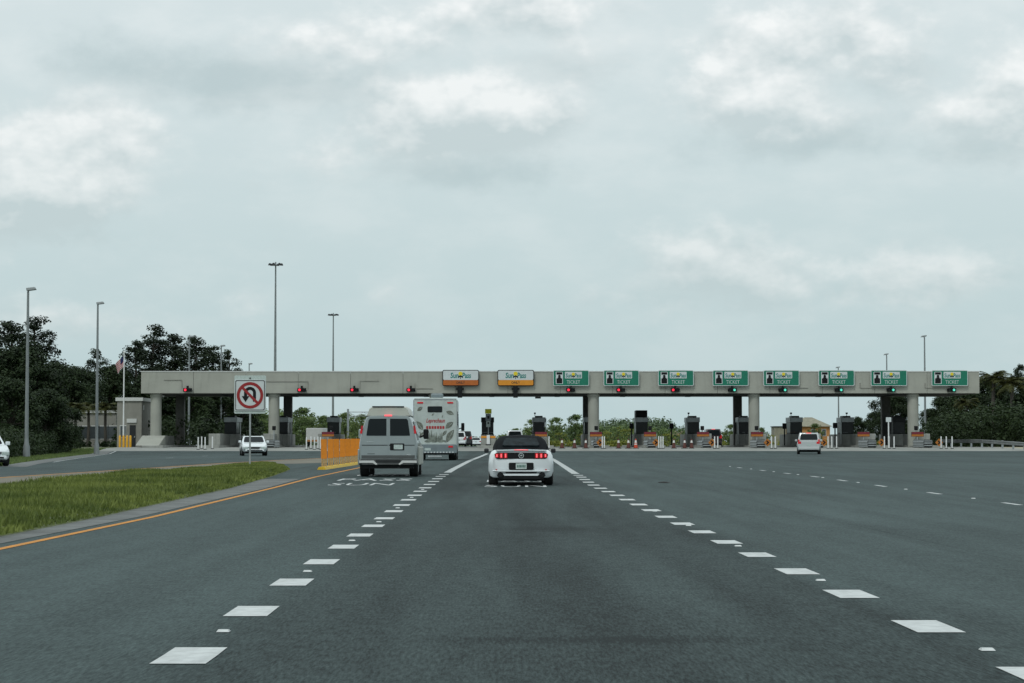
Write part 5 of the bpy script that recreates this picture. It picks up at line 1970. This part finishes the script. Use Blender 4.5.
for i, (px, top, y, lb) in enumerate(((76, 402, 226, 'short palm over the hedge left of the second pole'), (88, 403, 232, 'short palm over the hedge beside the second pole'), (106, 402, 236, 'short palm left of the grey office'))):
    put_tree(PM[i % 2], px, top, y, lb, 'palm_tree', 7.6, 'palms by the office', 1.5)
MT = [(262, 412, 330, 'm', 'mid green tree right of the no U-turn sign post'), (303, 407, 350, 'm', 'mid green tree between the second column and the far mast'), (322, 415, 365, 'm', 'mid green tree left of the second high mast'),
      (345, 412, 380, 'm', 'mid green tree right of the second high mast'), (362, 414, 372, 'm', 'mid green tree just left of the van roof'), (383, 418, 390, 'm', 'mid green tree hidden behind the van'),
      (515, 428, 470, 'm', 'small round tree above the far white SUV roof'), (532, 419, 400, 'm', 'tree just left of the booth above the convertible'), (556, 417, 380, 'm', 'tree right of the booth above the convertible'), (576, 414, 390, 'm', 'tallest tree left of the column right of the convertible'),
      (731, 424, 420, 'm', 'green tree right of the dark SUV'), (762, 427, 430, 'm', 'green tree right of the second column from the right'), (815, 423, 300, 'm', 'dark green tree in front of the tan roofed house'), (858, 416, 330, 'm', 'leafy tree right of the booth past the house'), (873, 412, 340, 'm', 'leafy tree left of the dark rear column on the right'),
      (890, 383, 300, 'm', 'tall leafy tree behind the rightmost booth'), (900, 392, 290, 'm', 'leafy tree just left of the rightmost column')]
for px, top, y, k, lb in MT:
    dk = px > 800
    put_tree(rnd.choice(DK if dk and px > 850 else MD), px, top, y, lb, 'leafy_tree', 12 if dk and px > 850 else 8, 'green trees beyond the plaza', .8 if px in (815, 890) else .9)
for px, top, y, lb in ((617, 426, 300, 'yellow green bush right of the column by the convertible'), (629, 428, 290, 'yellow green bush left of the tallest booth'), (606, 431, 300, 'yellow green bush just right of that column'), (560, 432, 300, 'yellow green bush right of the convertible roof'),
                        (667, 433, 300, 'yellow green bush right of the tallest booth'), (680, 434, 310, 'yellow green bush left of the grey banded booth'), (770, 434, 300, 'yellow green bush left of the minivan'), (583, 433, 305, 'yellow green bush left of the column by the convertible'), (350, 430, 290, 'yellow green bush below the gantry post')):
    put_tree(rnd.choice(YL), px, top, y, lb, 'bush', 4, 'yellow green bushes beyond the booths', 1.15, cat='bush')
RT = [(946, 395, 262, 'd', 1.0, 'dark tree right of the rightmost column'), (965, 385, 258, 'd', 1.0, 'dark tree below the canopy right end'), (985, 377, 262, 'd', 1.0, 'dark tree just right of the canopy end'), (1003, 383, 256, 'd', 1.0, 'dark tree near the right edge below the palms'),
      (1020, 362, 262, 'p', .8, 'dark spiky pine at the right edge'), (1034, 378, 255, 'd', 1.0, 'dark tree cut off by the right edge'), (930, 408, 275, 'd', .9, 'dark tree seen behind the rightmost light pole')]
for px, top, y, k, wsc, lb in RT:
    put_tree(rnd.choice(PN if k == 'p' else DK), px, top, y, lb, 'pine_tree' if k == 'p' else 'leafy_tree', 15 if k == 'p' else 12, 'dark trees at the right edge', wsc)
for i, (px, top, y, lb) in enumerate(((994, 371, 246, 'palm with yellowing fronds right of the canopy end'), (1012, 376, 244, 'palm with yellowing fronds at the right edge'), (966, 398, 246, 'palm below the right end of the canopy'))):
    put_tree(PM[i % 2], px, top, y, lb, 'palm_tree', 7.6, 'palms at the right edge', 1.25)


def mass(name, label, m, px0, px1, tops, y0, y1, n, size, seed, zlow=0.0):
    """a far wood or hedge that reads as one mass: leaves over many clumps"""
    r = random.Random(seed)
    cl = []
    for i in range(n):
        y = r.uniform(y0, y1)
        px = r.uniform(px0, px1)
        top = interp([(b, a) for a, b in tops], px) if False else None
        for (a, ta), (b, tb) in zip(tops, tops[1:]):
            if a <= px <= b:
                top = ta + (tb - ta) * (px - a) / (b - a)
        if top is None:
            continue
        H = (Z(top, y) - gz(y)) * r.uniform(.82, 1.04)
        cr = H * r.uniform(.16, .3)
        k = 3
        for j in range(k):
            zc = H * (1 - .3 * j) - cr
            cl.append((X(px, y) + r.uniform(-1, 1) * cr, y + r.uniform(-.5, .5) * cr, gz(y) + max(cr * .5, zc), cr * 1.4, cr * 1.4, cr))
    v, f = leaf_cloud(r, cl, 16, size)
    tag(place(raw_mesh(name, v, f, m), name), label, 'trees', kind='stuff')


mass('far_wood', 'haze-toned far wood along the horizon behind the booths', L_haze, 440, 1500, [(440, 437), (500, 435), (530, 430), (590, 424), (605, 419), (640, 415), (665, 418), (690, 425), (715, 433), (740, 436), (1000, 437), (1060, 425), (1500, 418)], 500, 580, 560, .8, 21)
mass('far_wood', 'green far wood behind the left toll lanes', L_mid, 240, 430, [(240, 405), (300, 410), (330, 416), (360, 418), (430, 428)], 390, 450, 130, .6, 22)
#mass('hedge', 'dark clipped hedge below the trees along the left roadside', L_dark, -30, 112, [(-30, 434), (40, 434), (112, 437)], 206, 212, 120, .22, 23)
mass('undergrowth', 'dark undergrowth below the trees on the left', L_dark, -40, 262, [(-40, 405), (50, 410), (66, 420), (74, 441), (114, 441), (122, 415), (200, 412), (262, 425)], 225, 250, 260, .42, 24)
mass('undergrowth', 'dark undergrowth below the trees at the right edge', L_dark, 925, 1250, [(925, 424), (950, 412), (975, 402), (1060, 398), (1250, 405)], 233, 250, 430, .4, 25)
mass('far_wood', 'fresh green wood right behind the ticket lanes', L_mid, 500, 745, [(500, 434), (525, 426), (560, 423), (600, 424), (640, 423), (690, 430), (715, 436), (730, 429), (745, 431)], 405, 450, 150, .55, 27)
mass('undergrowth', 'low green scrub beyond the plaza lanes', L_yel, 545, 880, [(545, 440), (700, 440), (880, 439)], 262, 285, 170, .3, 26)


def roadside_hedge():
    r = random.Random(31)
    cl = []
    for i in range(150):
        y = 126 + 78 * i / 150 + r.uniform(-.4, .4)
        x = interp(VERGE, y) - 2.6 - r.uniform(0, 1.8)
        if x < -.26 * y - 4:
            continue
        hh = 1.45 + .35 * math.sin(i * .23) + r.uniform(-.1, .25)
        for j in range(2):
            cl.append((x, y, gz(y) + hh * (.72 if j else .3), .85, .9, hh * .36))
    v, f = leaf_cloud(r, cl, 230, .2)
    tag(place(raw_mesh('hedge', v, f, L_dark), 'hedge'), 'dark clipped hedge along the left roadside below the trees', 'hedge', kind='stuff')


roadside_hedge()
for px, top, y, lb in ((12, 378, 172, 'dark tree behind the hedge left of the first light pole'), (45, 388, 178, 'dark tree behind the hedge right of the first light pole'), (58, 396, 190, 'dark tree behind the hedge midway between the two light poles')):
    put_tree(rnd.choice(DK), px, top, y, lb, 'leafy_tree', 12, 'dark trees along the left hedge', 1.15)


x, y = gp(664, 483)
t = MB().hexa([(-.22, -.5, 0), (.2, -.4, 0), (.26, .45, 0), (-.12, .5, 0)], [(-.14, -.4, .06), (.1, -.2, .05), (.2, .36, .07), (-.08, .4, .04)], c=.015).build('rubber_scrap', M_rubber, None, (x, y, gz(y) + .004), .5)
t.scale = (.55, .55, .6)
tag(t, 'small dark scrap of rubber lying on the open asphalt right of the convertible', 'scrap')
